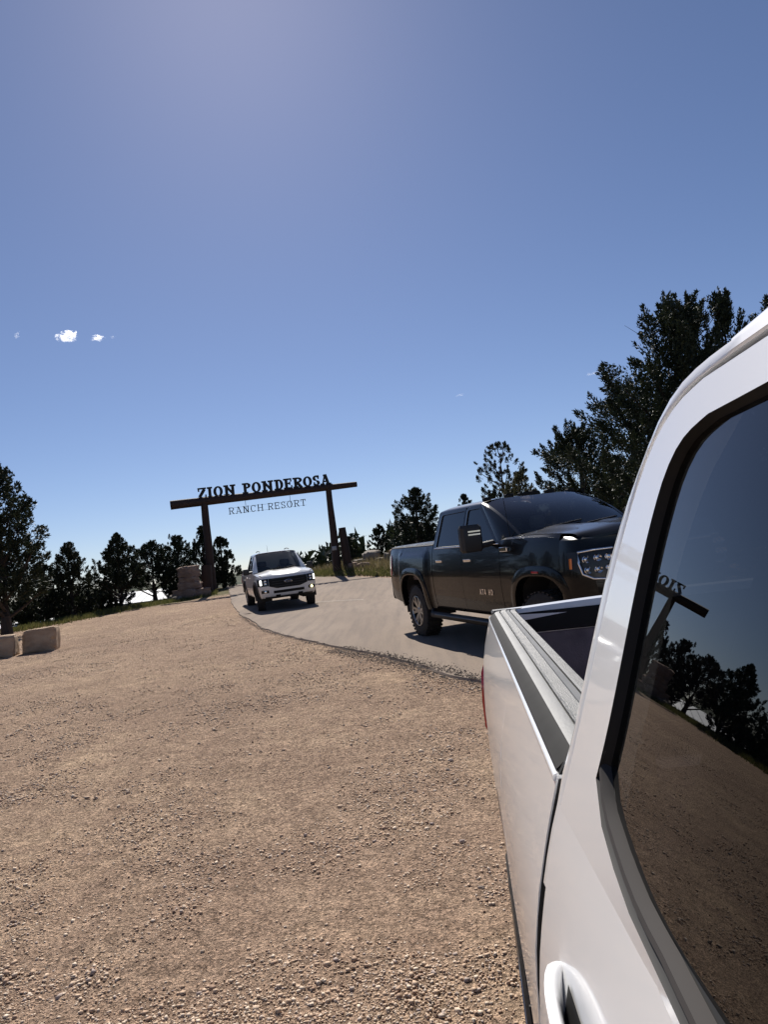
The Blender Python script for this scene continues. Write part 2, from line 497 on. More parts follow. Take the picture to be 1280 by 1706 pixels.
# ------------------------------------------------------------------ ground
def ground_material():
    m, nt, b = mat('gravel_ground')
    tc = node(nt, 'ShaderNodeTexCoord'); vec = tc.outputs['Object']
    big = tex(nt, 'noise', .55, 5, .6, vec=vec)
    mid = tex(nt, 'noise', 3.2, 5, .65, vec=vec)
    fine = tex(nt, 'noise', 60, 5, .7, vec=vec)
    v1 = tex(nt, 'vor', 75, vec=vec); v2 = tex(nt, 'vor', 190, vec=vec)
    streak = tex(nt, 'noise', 1.6, 4, .6, vec=vec, stretch=(.35, 3.2, 1, R(62)))
    col = ramp(nt, big.outputs['Fac'], [(.32, (.37, .26, .19)), (.5, (.46, .33, .238)), (.68, (.56, .41, .285))])
    col = mix(nt, ramp(nt, mid.outputs['Fac'], [(.42, (0, 0, 0)), (.66, (.85, .85, .85))]), col, (.37, .258, .188))
    col = mix(nt, ramp(nt, streak.outputs['Fac'], [(.48, (0, 0, 0)), (.72, (.6, .6, .6))]), col, (.33, .228, .165))
    mot = tex(nt, 'noise', 11, 5, .75, vec=vec); mo2 = tex(nt, 'noise', 27, 4, .7, vec=vec, stretch=(1.6, .8, 1, R(25)))
    col = mix(nt, .8, col, ramp(nt, mot.outputs['Fac'], [(.34, (.62, .60, .58)), (.5, (1.0, 1.0, 1.0)), (.66, (1.25, 1.24, 1.22))]), 'MULTIPLY')
    col = mix(nt, .7, col, ramp(nt, mo2.outputs['Fac'], [(.34, (.6, .58, .57)), (.5, (1.02, 1.02, 1.02)), (.66, (1.25, 1.25, 1.25))]), 'MULTIPLY')
    peb = ramp(nt, v1.outputs['Color'], [(.12, (.30, .29, .28)), (.45, (.95, .95, .95)), (.9, (1.7, 1.66, 1.6))])
    col = mix(nt, .62, col, peb, 'MULTIPLY')
    gr = ramp(nt, fine.outputs['Fac'], [(.25, (.6, .58, .56)), (.75, (1.3, 1.3, 1.3))])
    col = mix(nt, .6, col, gr, 'MULTIPLY')
    # beyond the gravel lot the ground turns to dry scrub
    sp = node(nt, 'ShaderNodeSeparateXYZ'); nt.links.new(vec, sp.inputs[0])
    y = sp.outputs['Y']; x = sp.outputs['X']
    def mr(v, a, c):
        n = node(nt, 'ShaderNodeMapRange'); nt.links.new(v, n.inputs['Value'])
        n.inputs['From Min'].default_value = a; n.inputs['From Max'].default_value = c
        return n.outputs[0]
    wob = math_(nt, 'MULTIPLY', math_(nt, 'SUBTRACT', mid.outputs['Fac'], .5), 4.0)
    edge = math_(nt, 'ADD', math_(nt, 'SUBTRACT', y, math_(nt, 'MULTIPLY', x, .9)), wob)   # y - .9x
    f1 = mr(edge, 41.5, 43.5)
    # beyond the far road edge
    f2 = mr(math_(nt, 'ADD', math_(nt, 'ADD', math_(nt, 'MULTIPLY', y, .49), x), wob), 17.0, 18.4)
    f = math_(nt, 'MAXIMUM', f1, f2)
    scrubc = ramp(nt, mid.outputs['Fac'], [(.3, (.085, .085, .035)), (.55, (.17, .145, .07)), (.8, (.26, .2, .12))])
    col = mix(nt, f, col, mix(nt, .5, scrubc, gr, 'MULTIPLY'))
    farc = ramp(nt, tex(nt, 'noise', .08, 5, .7, vec=vec).outputs['Fac'], [(.4, (.035, .045, .022)), (.6, (.12, .11, .06))])
    col = mix(nt, mr(y, 50, 62), col, farc)
    nt.links.new(col, b.inputs['Base Color'])
    setp(b, Roughness=.95, Specular_IOR_Level=.12)
    p = bump(nt, b, v1.outputs['Distance'], 1.0, .018)
    p = bump(nt, b, v2.outputs['Distance'], .9, .008, p)
    p = bump(nt, b, fine.outputs['Fac'], .8, .012, p)
    p = bump(nt, b, mo2.outputs['Fac'], .6, .02, p)
    bump(nt, b, mid.outputs['Fac'], .4, .05, p)
    return m
M['ground'] = ground_material()

def axis(n, lim, a, c0):
    t = np.linspace(-1, 1, n); s = np.sinh(a * t) / math.sinh(a) * lim
    return s + c0
gx = np.unique(np.r_[axis(330, 3000, 8.2, -.5)])
ty = np.linspace(0, 1, 380)
gy = -40 + np.r_[np.linspace(0, 41, 40)[:-1], 41 + (np.sinh(7.6 * ty) / math.sinh(7.6)) * 4000]
GX, GY = np.meshgrid(gx, gy, indexing='ij')
GZ = height(GX, GY)
off = np.minimum(GX - xnear(GY), xfar(GY) - GX)
GZ = GZ - .05 * sstep(.05, .5, off) * (np.hypot(GX, GY) < 80)
nx, ny = GX.shape
idx = np.arange(nx * ny).reshape(nx, ny)
q = np.stack([idx[:-1, :-1], idx[1:, :-1], idx[1:, 1:], idx[:-1, 1:]], -1).reshape(-1, 4)
T = np.concatenate([q[:, [0, 1, 2]], q[:, [0, 2, 3]]])
tag(np_mesh('ground', np.stack([GX, GY, GZ], -1).reshape(-1, 3), T, M['ground'], smooth=True), kind='structure')

# ------------------------------------------------------------------ road
def road_material():
    m, nt, b = mat('road_asphalt')
    n = tex(nt, 'noise', .35, 5, .6, stretch=(1, .5, 1, R(-20))); f = tex(nt, 'noise', 90, 4, .7); v = tex(nt, 'vor', 140)
    s = tex(nt, 'noise', 1.4, 4, .6, stretch=(3.0, .25, 1, R(20)))
    col = ramp(nt, n.outputs['Fac'], [(.3, (.225, .178, .144)), (.7, (.31, .248, .198))])
    col = mix(nt, ramp(nt, s.outputs['Fac'], [(.45, (0, 0, 0)), (.7, (.8, .8, .8))]), col, (.195, .158, .133))
    col = mix(nt, .45, col, ramp(nt, v.outputs['Color'], [(.1, (.6, .6, .6)), (.9, (1.3, 1.3, 1.3))]), 'MULTIPLY')
    nt.links.new(col, b.inputs['Base Color'])
    setp(b, Roughness=.9, Specular_IOR_Level=.08)
    p = bump(nt, b, v.outputs['Distance'], .35, .005)
    bump(nt, b, f.outputs['Fac'], .3, .004, p)
    return m
M['road'] = road_material()
ys = np.r_[np.linspace(-18, 6, 40), np.linspace(6.2, 20, 160), np.linspace(20.3, 52, 90), np.linspace(54, 85, 12)]
rows = []
for yv in ys:
    a, c = float(xnear(yv)), float(xfar(yv))
    a += .10 * float(vnoise(yv, 3.3, .8, 1)) + .05 * float(vnoise(yv, 7.7, .22, 2))
    c += .10 * float(vnoise(yv, 9.1, .9, 3))
    row = []
    N = 14
    for j in range(N + 1):
        t = j / N; x = a + (c - a) * t
        row.append((x, yv, float(height(x, yv, False)) + .028 + .03 * math.sin(PI * t)))
    row.insert(0, (a - .03, yv, row[0][2] - .055)); row.append((c + .03, yv, row[-1][2] - .055))
    rows.append(row)
tag(MB().grid(rows).build('road', M['road'], smooth=60), kind='structure')
def RZ(x, y):
    a, c = float(xnear(y)), float(xfar(y)); t = min(1, max(0, (x - a) / (c - a)))
    return float(height(x, y, False)) + .028 + .03 * math.sin(PI * t)

M['linepaint'] = simple('worn_line_paint', (.40, .35, .30), .8, var=.4, vscale=6)
mb = MB(); P = []
for t in np.linspace(0, 1, 14):
    x = -3.55 + 2.6 * t; y = 24.6 - 2.3 * t + .35 * math.sin(t * 2)
    P.append([(x, y - .05, RZ(x, y - .05) + .006), (x, y + .05, RZ(x, y + .05) + .006)])
tag(mb.grid(P).build('road_marking', M['linepaint'], smooth=0), kind='structure')

# ------------------------------------------------------------------ far hills
def hill_material():
    m, nt, b = mat('wooded_hill')
    n = tex(nt, 'noise', .02, 6, .7); n2 = tex(nt, 'noise', .15, 4, .7)
    c = ramp(nt, n.outputs['Fac'], [(.4, (.035, .05, .03)), (.6, (.085, .085, .055)), (.75, (.15, .13, .09))])
    c = mix(nt, .5, c, ramp(nt, n2.outputs['Fac'], [(.35, (.4, .4, .4)), (.65, (1.4, 1.4, 1.4))]), 'MULTIPLY')
    nt.links.new(c, b.inputs['Base Color']); setp(b, Roughness=.95, Specular_IOR_Level=.1)
    return m
M['hill'] = hill_material()
mb = MB(); P = []
for t in np.linspace(-62, 62, 260):
    row = []
    for k, (d, f) in enumerate(((900, 0), (1150, .25), (1400, .7), (1650, 1), (1900, .8), (2300, 0))):
        prof = 22 + 26 * float(vnoise(t, 1.7, 14, 2)) + 12 * float(vnoise(t, 4.1, 4, 3)) + 4 * float(vnoise(t, k * 3.1, 1.1, 4))
        prof += 14 * math.exp(-((t + 23) / 6) ** 2) + 13 * math.exp(-((t + 13.5) / 3.5) ** 2) + 10 * math.exp(-((t + 3.0) / 2.6) ** 2)
        row.append((d * math.sin(R(t)), d * math.cos(R(t)), -9 + f * max(6, prof)))
    P.append(row)
tag(mb.grid(P).build('hills', M['hill'], smooth=180), kind='structure')

# ------------------------------------------------------------------ pebbles (stuff)
def ico():
    t = (1 + 5 ** .5) / 2
    v = np.array([(-1, t, 0), (1, t, 0), (-1, -t, 0), (1, -t, 0), (0, -1, t), (0, 1, t), (0, -1, -t), (0, 1, -t), (t, 0, -1), (t, 0, 1), (-t, 0, -1), (-t, 0, 1)], float)
    v /= np.linalg.norm(v[0])
    f = np.array([(0, 11, 5), (0, 5, 1), (0, 1, 7), (0, 7, 10), (0, 10, 11), (1, 5, 9), (5, 11, 4), (11, 10, 2), (10, 7, 6), (7, 1, 8), (3, 9, 4), (3, 4, 2), (3, 2, 6), (3, 6, 8), (3, 8, 9), (4, 9, 5), (2, 4, 11), (6, 2, 10), (8, 6, 7), (9, 8, 1)])
    return v, f
ICO_V, ICO_F = ico()
OCT_V = np.array([(1, 0, 0), (-1, 0, 0), (0, 1, 0), (0, -1, 0), (0, 0, 1), (0, 0, -1)], float)
OCT_F = np.array([(0, 2, 4), (2, 1, 4), (1, 3, 4), (3, 0, 4), (2, 0, 5), (1, 2, 5), (3, 1, 5), (0, 3, 5)])
CUB_V = np.array([(x, y, z) for x in (-.75, .75) for y in (-.75, .75) for z in (-.75, .75)], float)
CUB_F = np.array([(0, 1, 3), (0, 3, 2), (4, 6, 7), (4, 7, 5), (0, 4, 5), (0, 5, 1), (2, 3, 7), (2, 7, 6), (0, 2, 6), (0, 6, 4), (1, 5, 7), (1, 7, 3)])
def scatter_pebbles(name, X, Y, S, Z, material, octa=False):
    V0, F0 = (OCT_V, OCT_F) if octa is True else (ICO_V, ICO_F) if not octa else (CUB_V, CUB_F)
    n, k = len(X), len(V0)
    J = 1 + rng.uniform(-.34, .34, (n, k, 1 if octa is True or not octa else 3))
    V = V0[None] * J
    V = V * np.stack([rng.uniform(.75, 1.3, n), rng.uniform(.6, 1.0, n), rng.uniform(.38, .75, n)], -1)[:, None, :]
    a = rng.uniform(0, 2 * PI, n); c, s = np.cos(a), np.sin(a)
    tl = rng.normal(0, .3, n)
    V = np.stack([V[..., 0], V[..., 1] * np.cos(tl)[:, None] - V[..., 2] * np.sin(tl)[:, None], V[..., 1] * np.sin(tl)[:, None] + V[..., 2] * np.cos(tl)[:, None]], -1)
    V = np.stack([V[..., 0] * c[:, None] - V[..., 1] * s[:, None], V[..., 0] * s[:, None] + V[..., 1] * c[:, None], V[..., 2]], -1)
    V = V * S[:, None, None] + np.stack([X, Y, Z], -1)[:, None, :]
    F = F0[None] + (np.arange(n) * k)[:, None, None]
    return np_mesh(name, V.reshape(-1, 3), F.reshape(-1, 3), material)

def pebblemat(name, cols):
    m, nt, b = mat(name)
    g = node(nt, 'ShaderNodeNewGeometry')
    n = len(cols)
    c = ramp(nt, g.outputs['Random Per Island'], [(i / (n - 1), cc) for i, cc in enumerate(cols)])
    nz = tex(nt, 'noise', 150, 3)
    c = mix(nt, .4, c, ramp(nt, nz.outputs['Fac'], [(.3, (.6, .6, .6)), (.7, (1.3, 1.3, 1.3))]), 'MULTIPLY')
    nt.links.new(c, b.inputs['Base Color']); setp(b, Roughness=.9, Specular_IOR_Level=.2)
    return m
M['pebble'] = pebblemat('gravel_stones', [(.30, .20, .145), (.44, .31, .22), (.52, .375, .265), (.58, .43, .31), (.52, .40, .30), (.70, .57, .44), (.36, .29, .26)])
M['crumble'] = pebblemat('asphalt_crumbs', [(.07, .06, .053), (.13, .11, .095), (.21, .17, .14), (.33, .25, .19)])

def sample(n, ymin, ymax, pw):
    """points over the lot in the wedge in view, denser near the viewer"""
    u = rng.random(n * 2)
    y = ymin * (ymax / ymin) ** (u ** pw)
    x = rng.uniform(-.72, .75, n * 2) * y - .05 * y
    clump = vnoise(x, y, .8, 5) + .6 * vnoise(x, y, .28, 4)
    keep = (rng.random(n * 2) < np.clip(.40 + 2.1 * clump - .32 * tracks(x, y), .03, 1)) & (x < xnear(y) - .02)
    return x[keep][:n], y[keep][:n]
X, Y = sample(78000, 1.7, 7.5, 1.0)
S = np.clip(rng.lognormal(math.log(.0040), .46, len(X)), .0022, .0135)
tag(scatter_pebbles('gravel', X, Y, S, height(X, Y) + S * .22, M['pebble'], 2), 'loose tan pebbles strewn over the near gravel lot', 'gravel', kind='stuff')
X, Y = sample(70000, 5.5, 26, .9)
S = np.clip(rng.lognormal(math.log(.0085), .42, len(X)), .004, .026)
tag(scatter_pebbles('gravel', X, Y, S, height(X, Y) + S * .2, M['pebble'], True), 'small stones spread thinly over the far half of the gravel lot', 'gravel', kind='stuff')
# crumbled asphalt along the near edge
n = 4200
Y = np.concatenate([rng.uniform(7.0, 12.0, n), rng.uniform(11.5, 22, n // 4)])
d = rng.normal(0, 1, len(Y)) * np.where(Y < 12, .13, .035) + .2 * vnoise(Y, Y * 0, 1.2, 2) * (Y < 12)
X = xnear(Y) - .06 + d
S = np.clip(rng.lognormal(math.log(.0075), .4, len(Y)), .0035, .02)
tag(scatter_pebbles('asphalt_crumbs', X, Y, S, height(X, Y) + S * .25 + .03 * (d > .04), M['crumble'], True), 'dark crumbled asphalt bits along the broken near edge of the road', 'gravel', kind='stuff')

# ------------------------------------------------------------------ grass (stuff)
def blades(name, X, Y, Hh, material, label, width=.012):
    n = len(X); Z = height(X, Y) - .01
    a = rng.uniform(0, 2 * PI, n); w = width * rng.uniform(.6, 1.5, n)
    lx, ly = rng.normal(0, .3, n) * Hh, rng.normal(0, .3, n) * Hh
    p0 = np.stack([X - np.cos(a) * w, Y - np.sin(a) * w, Z], -1); p1 = np.stack([X + np.cos(a) * w, Y + np.sin(a) * w, Z], -1)
    p2 = np.stack([X + lx, Y + ly, Z + Hh], -1)
    V = np.stack([p0, p1, p2], 1).reshape(-1, 3)
    return tag(np_mesh(name, V, np.arange(n * 3).reshape(-1, 3), material), label, 'grass', kind='stuff')
n = 16000
t = rng.random(n); x = -14.5 + 7.0 * t + rng.normal(0, .5, n); y = 26.5 + 13.0 * t ** .8 + rng.exponential(1.6, n) + 1.2 * vnoise(x, x * 0, 1.1, 3)
k = (x < xnear(y) - .6)
blades('verge_grass', x[k], y[k], rng.uniform(.05, .22, k.sum()), M['grass'], 'green and straw grass along the far left edge of the gravel', .018)
n = 14000
y = rng.uniform(24, 47, n); x = xfar(y) + .15 + rng.exponential(.9, n)
blades('bank_grass', x, y, rng.uniform(.05, .2, n), M['grass'], 'green grass strip along the far edge of the road', .018)
n = 9000
y = rng.uniform(26, 46, n); x = xfar(y) + .8 + rng.random(n) * 6
blades('dry_grass', x, y, rng.uniform(.15, .5, n), M['drygrass'], 'tall straw coloured grass on the bank behind the road', .016)

# ------------------------------------------------------------------ rocks
def rock(name, loc, size, seed, box=.0, material=None, rough=.16, yaw=0., sub=3, parent=None, lay=0., sharp=35):
    import bmesh
    bm = bmesh.new()
    bmesh.ops.create_icosphere(bm, subdivisions=sub, radius=1)
    rot = Matrix.Rotation(yaw, 3, 'Z')
    for v in bm.verts:
        p = v.co.normalized()
        if box > 0:
            e = 2 + 10 * box
            p = p / (abs(p.x) ** e + abs(p.y) ** e + abs(p.z) ** e) ** (1 / e)
        q = p * 1.3 + Vector((seed * 7.3, seed * 3.1, seed * 1.7))
        dd = noise.noise(q) * rough + noise.noise(q * 2.7) * rough * .55 + noise.noise(q * 6.1) * rough * .25
        if lay: dd += lay * (1 if math.sin(p.z * 7 + noise.noise(q) * 2 + seed) > .2 else 0)
        cell = noise.cell(q * 1.6) - .5
        p = p * (1 + dd + cell * rough * .25)
        v.co = rot @ Vector((p.x * size[0], p.y * size[1], p.z * size[2]))
    me = bpy.data.meshes.new(name); bm.to_mesh(me); bm.free()
    me.materials.append(material or M['stone'])
    me.shade_smooth(); me.set_sharp_from_angle(angle=R(sharp))
    o = bpy.data.objects.new(name, me); C.objects.link(o)
    o.location = loc
    if parent: o.parent = parent
    return o
def block(name, loc, size, seed, material, rough=.035, yaw=0., tilt=0.):
    """quarried stone: flat faces, worn corners, chipped edges"""
    n = 9; mb = MB()
    rot = Matrix.Rotation(yaw, 3, 'Z') @ Matrix.Rotation(tilt, 3, 'X')
    rr = random.Random(seed)
    skew = [[rr.uniform(-.09, .09) for _ in range(3)] for _ in range(8)]
    def pt(p):
        w = [0, 0, 0]
        for k in range(8):
            c = [(k >> a & 1) * 2 - 1 for a in range(3)]; f = 1
            for a in range(3): f *= (1 + c[a] * p[a]) / 2
            for a in range(3): w[a] += skew[k][a] * f
        q = Vector([p[a] + w[a] for a in range(3)])
        srt = sorted(abs(v) for v in p)
        edge = max(0, srt[1] - .72) / .28                 # near an edge
        s = Vector((seed * 5.1, seed * 2.7, seed))
        d = noise.noise(q * 1.4 + s) * rough * 1.2 + noise.noise(q * 4 + s) * rough * .7 + noise.noise(q * 9 + s) * rough * .35
        chip = max(0, noise.noise(q * 2.6 + s * 2) + .25) * .16 * edge ** 2 + .03 * edge ** 3
        q = q * (1 + d - chip)
        return tuple(rot @ Vector((q.x * size[0], q.y * size[1], q.z * size[2])))
    L = lin_(-1, 1, n)
    for a in range(3):
        for s in (-1, 1):
            P_ = []
            for u in L:
                row = []
                for v in L:
                    p = [0, 0, 0]; p[a] = s; p[(a + 1) % 3] = u; p[(a + 2) % 3] = v * s
                    row.append(pt(p))
                P_.append(row)
            mb.grid(P_)
    o = mb.build(name, material, None, 28, loc)
    return o
def lin_(a, b, n): return [a + (b - a) * i / (n - 1) for i in range(n)]
for (x, y, s, sd_, yw, nm) in ((-8.98, 18.35, (.39, .37, .31), 1, 14, 'squared tan sandstone block at the right end of the row by the lot'), (-9.76, 17.78, (.40, .38, .28), 2, 18, 'squared tan sandstone block cut by the left picture edge, beside a paler block'), (-10.6, 17.4, (.42, .38, .26), 3, 22, 'squared sandstone block at the outer end of the row left of the picture')):
    tag(block('sandstone_block', (x, y, H(x, y) + s[2] * .85), s, sd_, M['stone_pale'], .035, R(yw)), nm, 'stone block', 'stone blocks edging the lot')
# stacked cairn left of the gate
cx, cy = -10.15, 36.4; cz = H(cx, cy)
for (dx, dz, s, sd, nm) in ((-.1, .22, (.62, .5, .24), 11, 'widest flat stone at the foot of the stacked cairn'), (.55, .2, (.42, .4, .22), 12, 'low stone leaning at the right foot of the stacked cairn'),
                        (0.0, .58, (.55, .42, .18), 13, 'second stone from the bottom of the stacked cairn'), (-.02, .9, (.42, .38, .17), 14, 'thin middle stone of the stacked cairn'),
                        (.0, 1.32, (.44, .4, .27), 15, 'blocky top stone crowning the stacked cairn by the gate')):
    tag(block('cairn_stone', (cx + dx, cy, cz + dz), s, sd, M['stone_pink'], .09, R((sd * 37) % 50 - 25), R((sd * 7) % 9 - 4)), nm, 'stone', 'stones of the stacked cairn')
for i, (x, y, s) in enumerate(((-10.95, 36.3, .3), (-9.55, 36.9, .24), (-10.6, 35.6, .22))):
    tag(rock('boulder', (x, y, H(x, y) + s * .35), (s, s * .9, s * .7), 20 + i, .2, M['stone_grey'], .2),
        ('grey boulder left of the foot of the stacked cairn', 'small boulder between the cairn and the left gate post', 'small boulder lying in front of the cairn')[i], 'boulder', 'boulders round the cairn')
# boulders on the bank right of the gate
BL = [(-2.02, 39.6, .27, .2, 'small pale boulder just right of the short log'), (-1.72, 41.0, .32, .22, 'pale boulder between the short log and the largest boulder'), (-1.02, 42.2, .62, .46, 'largest wedge-shaped grey boulder on the bank'),
      (-1.42, 39.2, .34, .16, 'long low pale boulder at the bank foot by the grass'), (-.5, 41.2, .3, .14, 'flat pale boulder right of the largest one'), (-.12, 40.4, .2, .3, 'upright grey boulder just behind the dark pickup tail'),
      (.55, 41.0, .5, .4, 'boulder hidden mostly by the dark pickup tail'), (-2.35, 41.4, .25, .22, 'brown boulder behind the short log')]
for i, (x, y, s, h, nm) in enumerate(BL):
    tag(rock('boulder', (x, y, H(x, y) + h * .5), (s, s * .8, h), 40 + i, .25, M['stone_grey'] if i % 3 else M['stone_pink'], .2, i * .9), nm, 'boulder', 'boulders on the bank')

# ------------------------------------------------------------------ trees
def tree(name, x, y, h, rad, label, kind='juniper', seed=0, t0=.12, leaves=6000, lean=(0, 0), leaf=.075, open_=0., stem=None, mat_=None, group=None, prof=None, plume=False):
    r = np.random.default_rng(seed + 100)
    z0 = H(x, y)
    root = empty(name, (x, y, z0 - .05))
    tag(root, label, 'tree', group)
    if prof is None:
        prof = {'juniper': [(0, .6), (.12, .95), (.35, 1.0), (.65, .86), (.85, .55), (1, .12)],
                'pine': [(0, .3), (.2, .75), (.5, 1.0), (.75, .85), (.92, .55), (1, .2)],
                'cone': [(0, .8), (.2, 1.0), (.45, .8), (.7, .5), (.9, .2), (1, .04)]}[kind]
    pt = np.array(prof)
    # sub-crowns break the outline
    nsub = max(5, int(9 * rad))
    leaves = int(leaves * (3.0 if not open_ else 2.2)); leaf = leaf * .8
    nc = int(90 + 120 * rad * h / 3)
    if open_: nc = int(nc * (1 - .7 * open_))
    if plume: nc = int(nc * .42)
    u = r.random(nc) ** .85
    th = r.uniform(0, 2 * PI, nc)
    lob = 1 + .28 * np.sin(3 * th + seed) * np.sin(5 * u + seed * 2) + r.normal(0, .13, nc)
    rr = np.interp(u, pt[:, 0], pt[:, 1]) * rad * lob * np.clip(r.random(nc) ** .42, .2, 1)
    zc = h * (t0 + (1 - t0) * u)
    cxs = rr * np.cos(th) + lean[0] * u; cys = rr * np.sin(th) + lean[1] * u
    cs = rad * r.uniform(.10, .22, nc) * (.8 if open_ else 1) * (1.15 - .5 * u)
    if plume: cs = cs * 1.45
    cs = np.maximum(cs, .1)
    top = cs < 0
    # leader spikes
    for k in range(2 + int(rad)):
        cxs = np.append(cxs, r.normal(0, rad * .16) + lean[0]); cys = np.append(cys, r.normal(0, rad * .16) + lean[1]); zc = np.append(zc, h * r.uniform(.93, 1.01)); cs = np.append(cs, rad * .1 + .03)
    nc = len(cxs)
    w = cs ** 2; w /= w.sum()
    cl = r.choice(nc, leaves, p=w)
    dirv = r.normal(0, 1, (leaves, 3)); dirv /= np.linalg.norm(dirv, axis=1)[:, None]
    rad_l = r.random(leaves) ** .5
    # each cluster is a plume: a tapering spray pointing up and outward
    pax = np.stack([cxs - lean[0] * .5, cys - lean[1] * .5, np.full(nc, .55 * rad)], -1) * np.array([.8, .8, 1]) + r.normal(0, .28 * rad, (nc, 3))
    pax[:, 2] = np.abs(pax[:, 2]) + .25 * rad; pax /= np.linalg.norm(pax, axis=1)[:, None]
    tt = r.random(leaves) ** .8 * 2.6 - .8
    wdt = np.clip(1 - (tt + .8) / 2.9, .1, 1) ** .75 * (.55 + .6 * (tt > -.5))
    c = np.stack([cxs[cl], cys[cl], zc[cl]], -1) + dirv * (rad_l * cs[cl] * (.62 if plume else .95) * wdt)[:, None] + pax[cl] * (tt * cs[cl] * (1.0 if plume else .6))[:, None]
    c[:, 2] = np.maximum(c[:, 2], .08)
    L = leaf * r.uniform(.6, 1.5, leaves)
    ax = dirv * .5 + pax[cl] * .9 + r.normal(0, .45, (leaves, 3)); ax /= np.linalg.norm(ax, axis=1)[:, None]
    sx = np.cross(ax, r.normal(0, 1, (leaves, 3))); sx /= np.linalg.norm(sx, axis=1)[:, None]
    wd = L * (.36 if kind != 'pine' else .26)
    V = np.stack([c - ax * L[:, None] * .5 + sx * wd[:, None], c - ax * L[:, None] * .5 - sx * wd[:, None], c + ax * L[:, None] * .9], 1).reshape(-1, 3)
    F = np.arange(leaves * 3).reshape(-1, 3)
    np_mesh('crown', V, F, mat_ or M['juniper' if kind != 'pine' else 'pine'], root)
    # trunk and limbs
    mb = MB()
    R0 = stem or (.045 + .022 * h)
    tp = [(lean[0] * t + r.normal(0, .03 * rad * t), lean[1] * t + r.normal(0, .03 * rad * t), h * t) for t in (0, .12, .3, .5, .7, .88, .97)]
    mb.tube(tp, [R0 * 1.35, R0, R0 * .85, R0 * .66, R0 * .42, R0 * .2, R0 * .08], 8)
    for i in r.choice(nc, min(nc, 26), replace=False):
        zt = max(.1 * h, zc[i] - h * r.uniform(.08, .2) - rr[i % len(rr)] * .25)
        t = min(.93, zt / h)
        p0 = np.array([np.interp(t, (0, .12, .3, .5, .7, .88, .97), [q[k] for q in tp]) for k in range(3)])
        p1 = np.array([cxs[i], cys[i], zc[i]]); pm = p0 * .5 + p1 * .5 + np.array([0, 0, -.05 * h * r.random()])
        rb = R0 * (.34 * (1 - t) + .1)
        mb.tube([p0, pm, p1], [rb, rb * .7, rb * .25], 5, False)
    mb.build('trunk', M['bark'], root)
    return root
TG = 'trees beyond the gravel lot'
tree('juniper_tree', -13.9, 25.9, 6.1, 1.55, 'tall dense juniper with bare forked trunk at the left picture edge', seed=1, t0=.2, leaves=11000, leaf=.085, group=TG, stem=.17)
tree('juniper_tree', -14.4, 32.5, 3.3, 1.25, 'ragged olive juniper with a crooked top, second tree from the left', seed=2, t0=.06, leaves=6500, group=TG, mat_=M['pine'], prof=[(0, .9), (.3, 1), (.6, .6), (.8, .42), (1, .1)])
tree('juniper_tree', -12.9, 34.4, 3.55, 1.25, 'juniper with a thin pointed leader in front of the white roof', kind='cone', seed=3, t0=.27, leaves=7000, group=TG)
tree('juniper_tree', -12.6, 38.4, 3.15, 1.35, 'rounded dark juniper between the white roof and the cairn', seed=4, t0=.27, leaves=7500, group=TG)
tree('juniper_tree', -11.7, 40.0, 3.3, 1.25, 'twin-topped dark juniper just behind the stone cairn', seed=5, t0=.02, leaves=7500, group=TG)
tree('juniper_tree', -10.5, 41.0, 3.6, 1.1, 'dark upright juniper left of the left gate post', seed=6, t0=.05, leaves=7000, group=TG, kind='cone')
tree('juniper_bush', -9.6, 41.5, 2.9, .95, 'low dark juniper bush right behind the left gate post', seed=7, t0=.02, leaves=6000, group=TG)
tree('juniper_tree', -16.1, 33.6, 2.7, 1.2, 'low bushy juniper filling the gap right of the tall one', seed=23, t0=.02, leaves=5500, group=TG)
tree('juniper_tree', -13.9, 36.3, 2.5, .85, 'small bushy juniper left of the white roof', seed=24, t0=.02, leaves=4500, group=TG)
tree('juniper_tree', -17.5, 31.0, 4.2, 1.5, 'broad juniper standing farther left behind the tall one', seed=8, t0=.05, leaves=6000, group=TG)
tree('juniper_tree', -19.5, 27.0, 4.6, 1.5, 'juniper left of the picture beyond the stone blocks', seed=9, t0=.08, leaves=5000, group=TG)
for i, (x, y, h, rd, s, nm) in enumerate(((-16.0, 36.5, 1.8, 1.0, 30, 'low grey-green scrub oak under the leftmost trees'), (-14.9, 36.8, 1.3, .8, 31, 'low scrub bush behind the crooked olive juniper'),
                                  (-15.6, 30.6, 1.2, .8, 33, 'scrub bush at the verge behind the stone blocks'), (-11.2, 37.6, .8, .5, 34, 'little scrub bush left of the cairn'))):
    tree('scrub_bush', x, y, h, rd, nm, seed=s, t0=.02, leaves=2600, mat_=M['pine'], group='scrub along the left verge')
for i, (x, y, h, rd, nm) in enumerate(((-20.5, 22.5, 5.0, 1.6, 'first juniper left of the picture past the stone blocks'), (-22.5, 18.5, 5.4, 1.8, 'second juniper left of the picture along the lot edge'), (-22.0, 14.0, 4.8, 1.7, 'third juniper left of the picture along the lot edge'), (-24.5, 24.5, 5.6, 1.9, 'juniper in the second row left of the picture'), (-23.0, 9.5, 5.2, 1.8, 'fourth juniper left of the picture along the lot edge'), (-24.0, 30.0, 5.2, 1.8, 'juniper far left behind the low white roof'), (-26.0, 16.0, 5.8, 2.0, 'tall juniper in the second row left of the lot'), (-24.0, 4.5, 5.0, 1.8, 'fifth juniper left of the picture along the lot edge'))):
    tree('juniper_tree', x, y, h, rd, nm, seed=60 + i, t0=.02, leaves=2600, leaf=.13, group='junipers left of the picture')
TR = 'trees on the right bank'
tree('juniper_tree', -2.35, 43.5, 1.75, .5, 'small airy juniper right behind the short log', seed=10, t0=.05, leaves=2600, open_=.4, group=TR)
tree('juniper_tree', -.45, 44.5, 2.1, .62, 'small juniper on the bank above the boulders', seed=12, t0=.02, leaves=3600, group=TR)
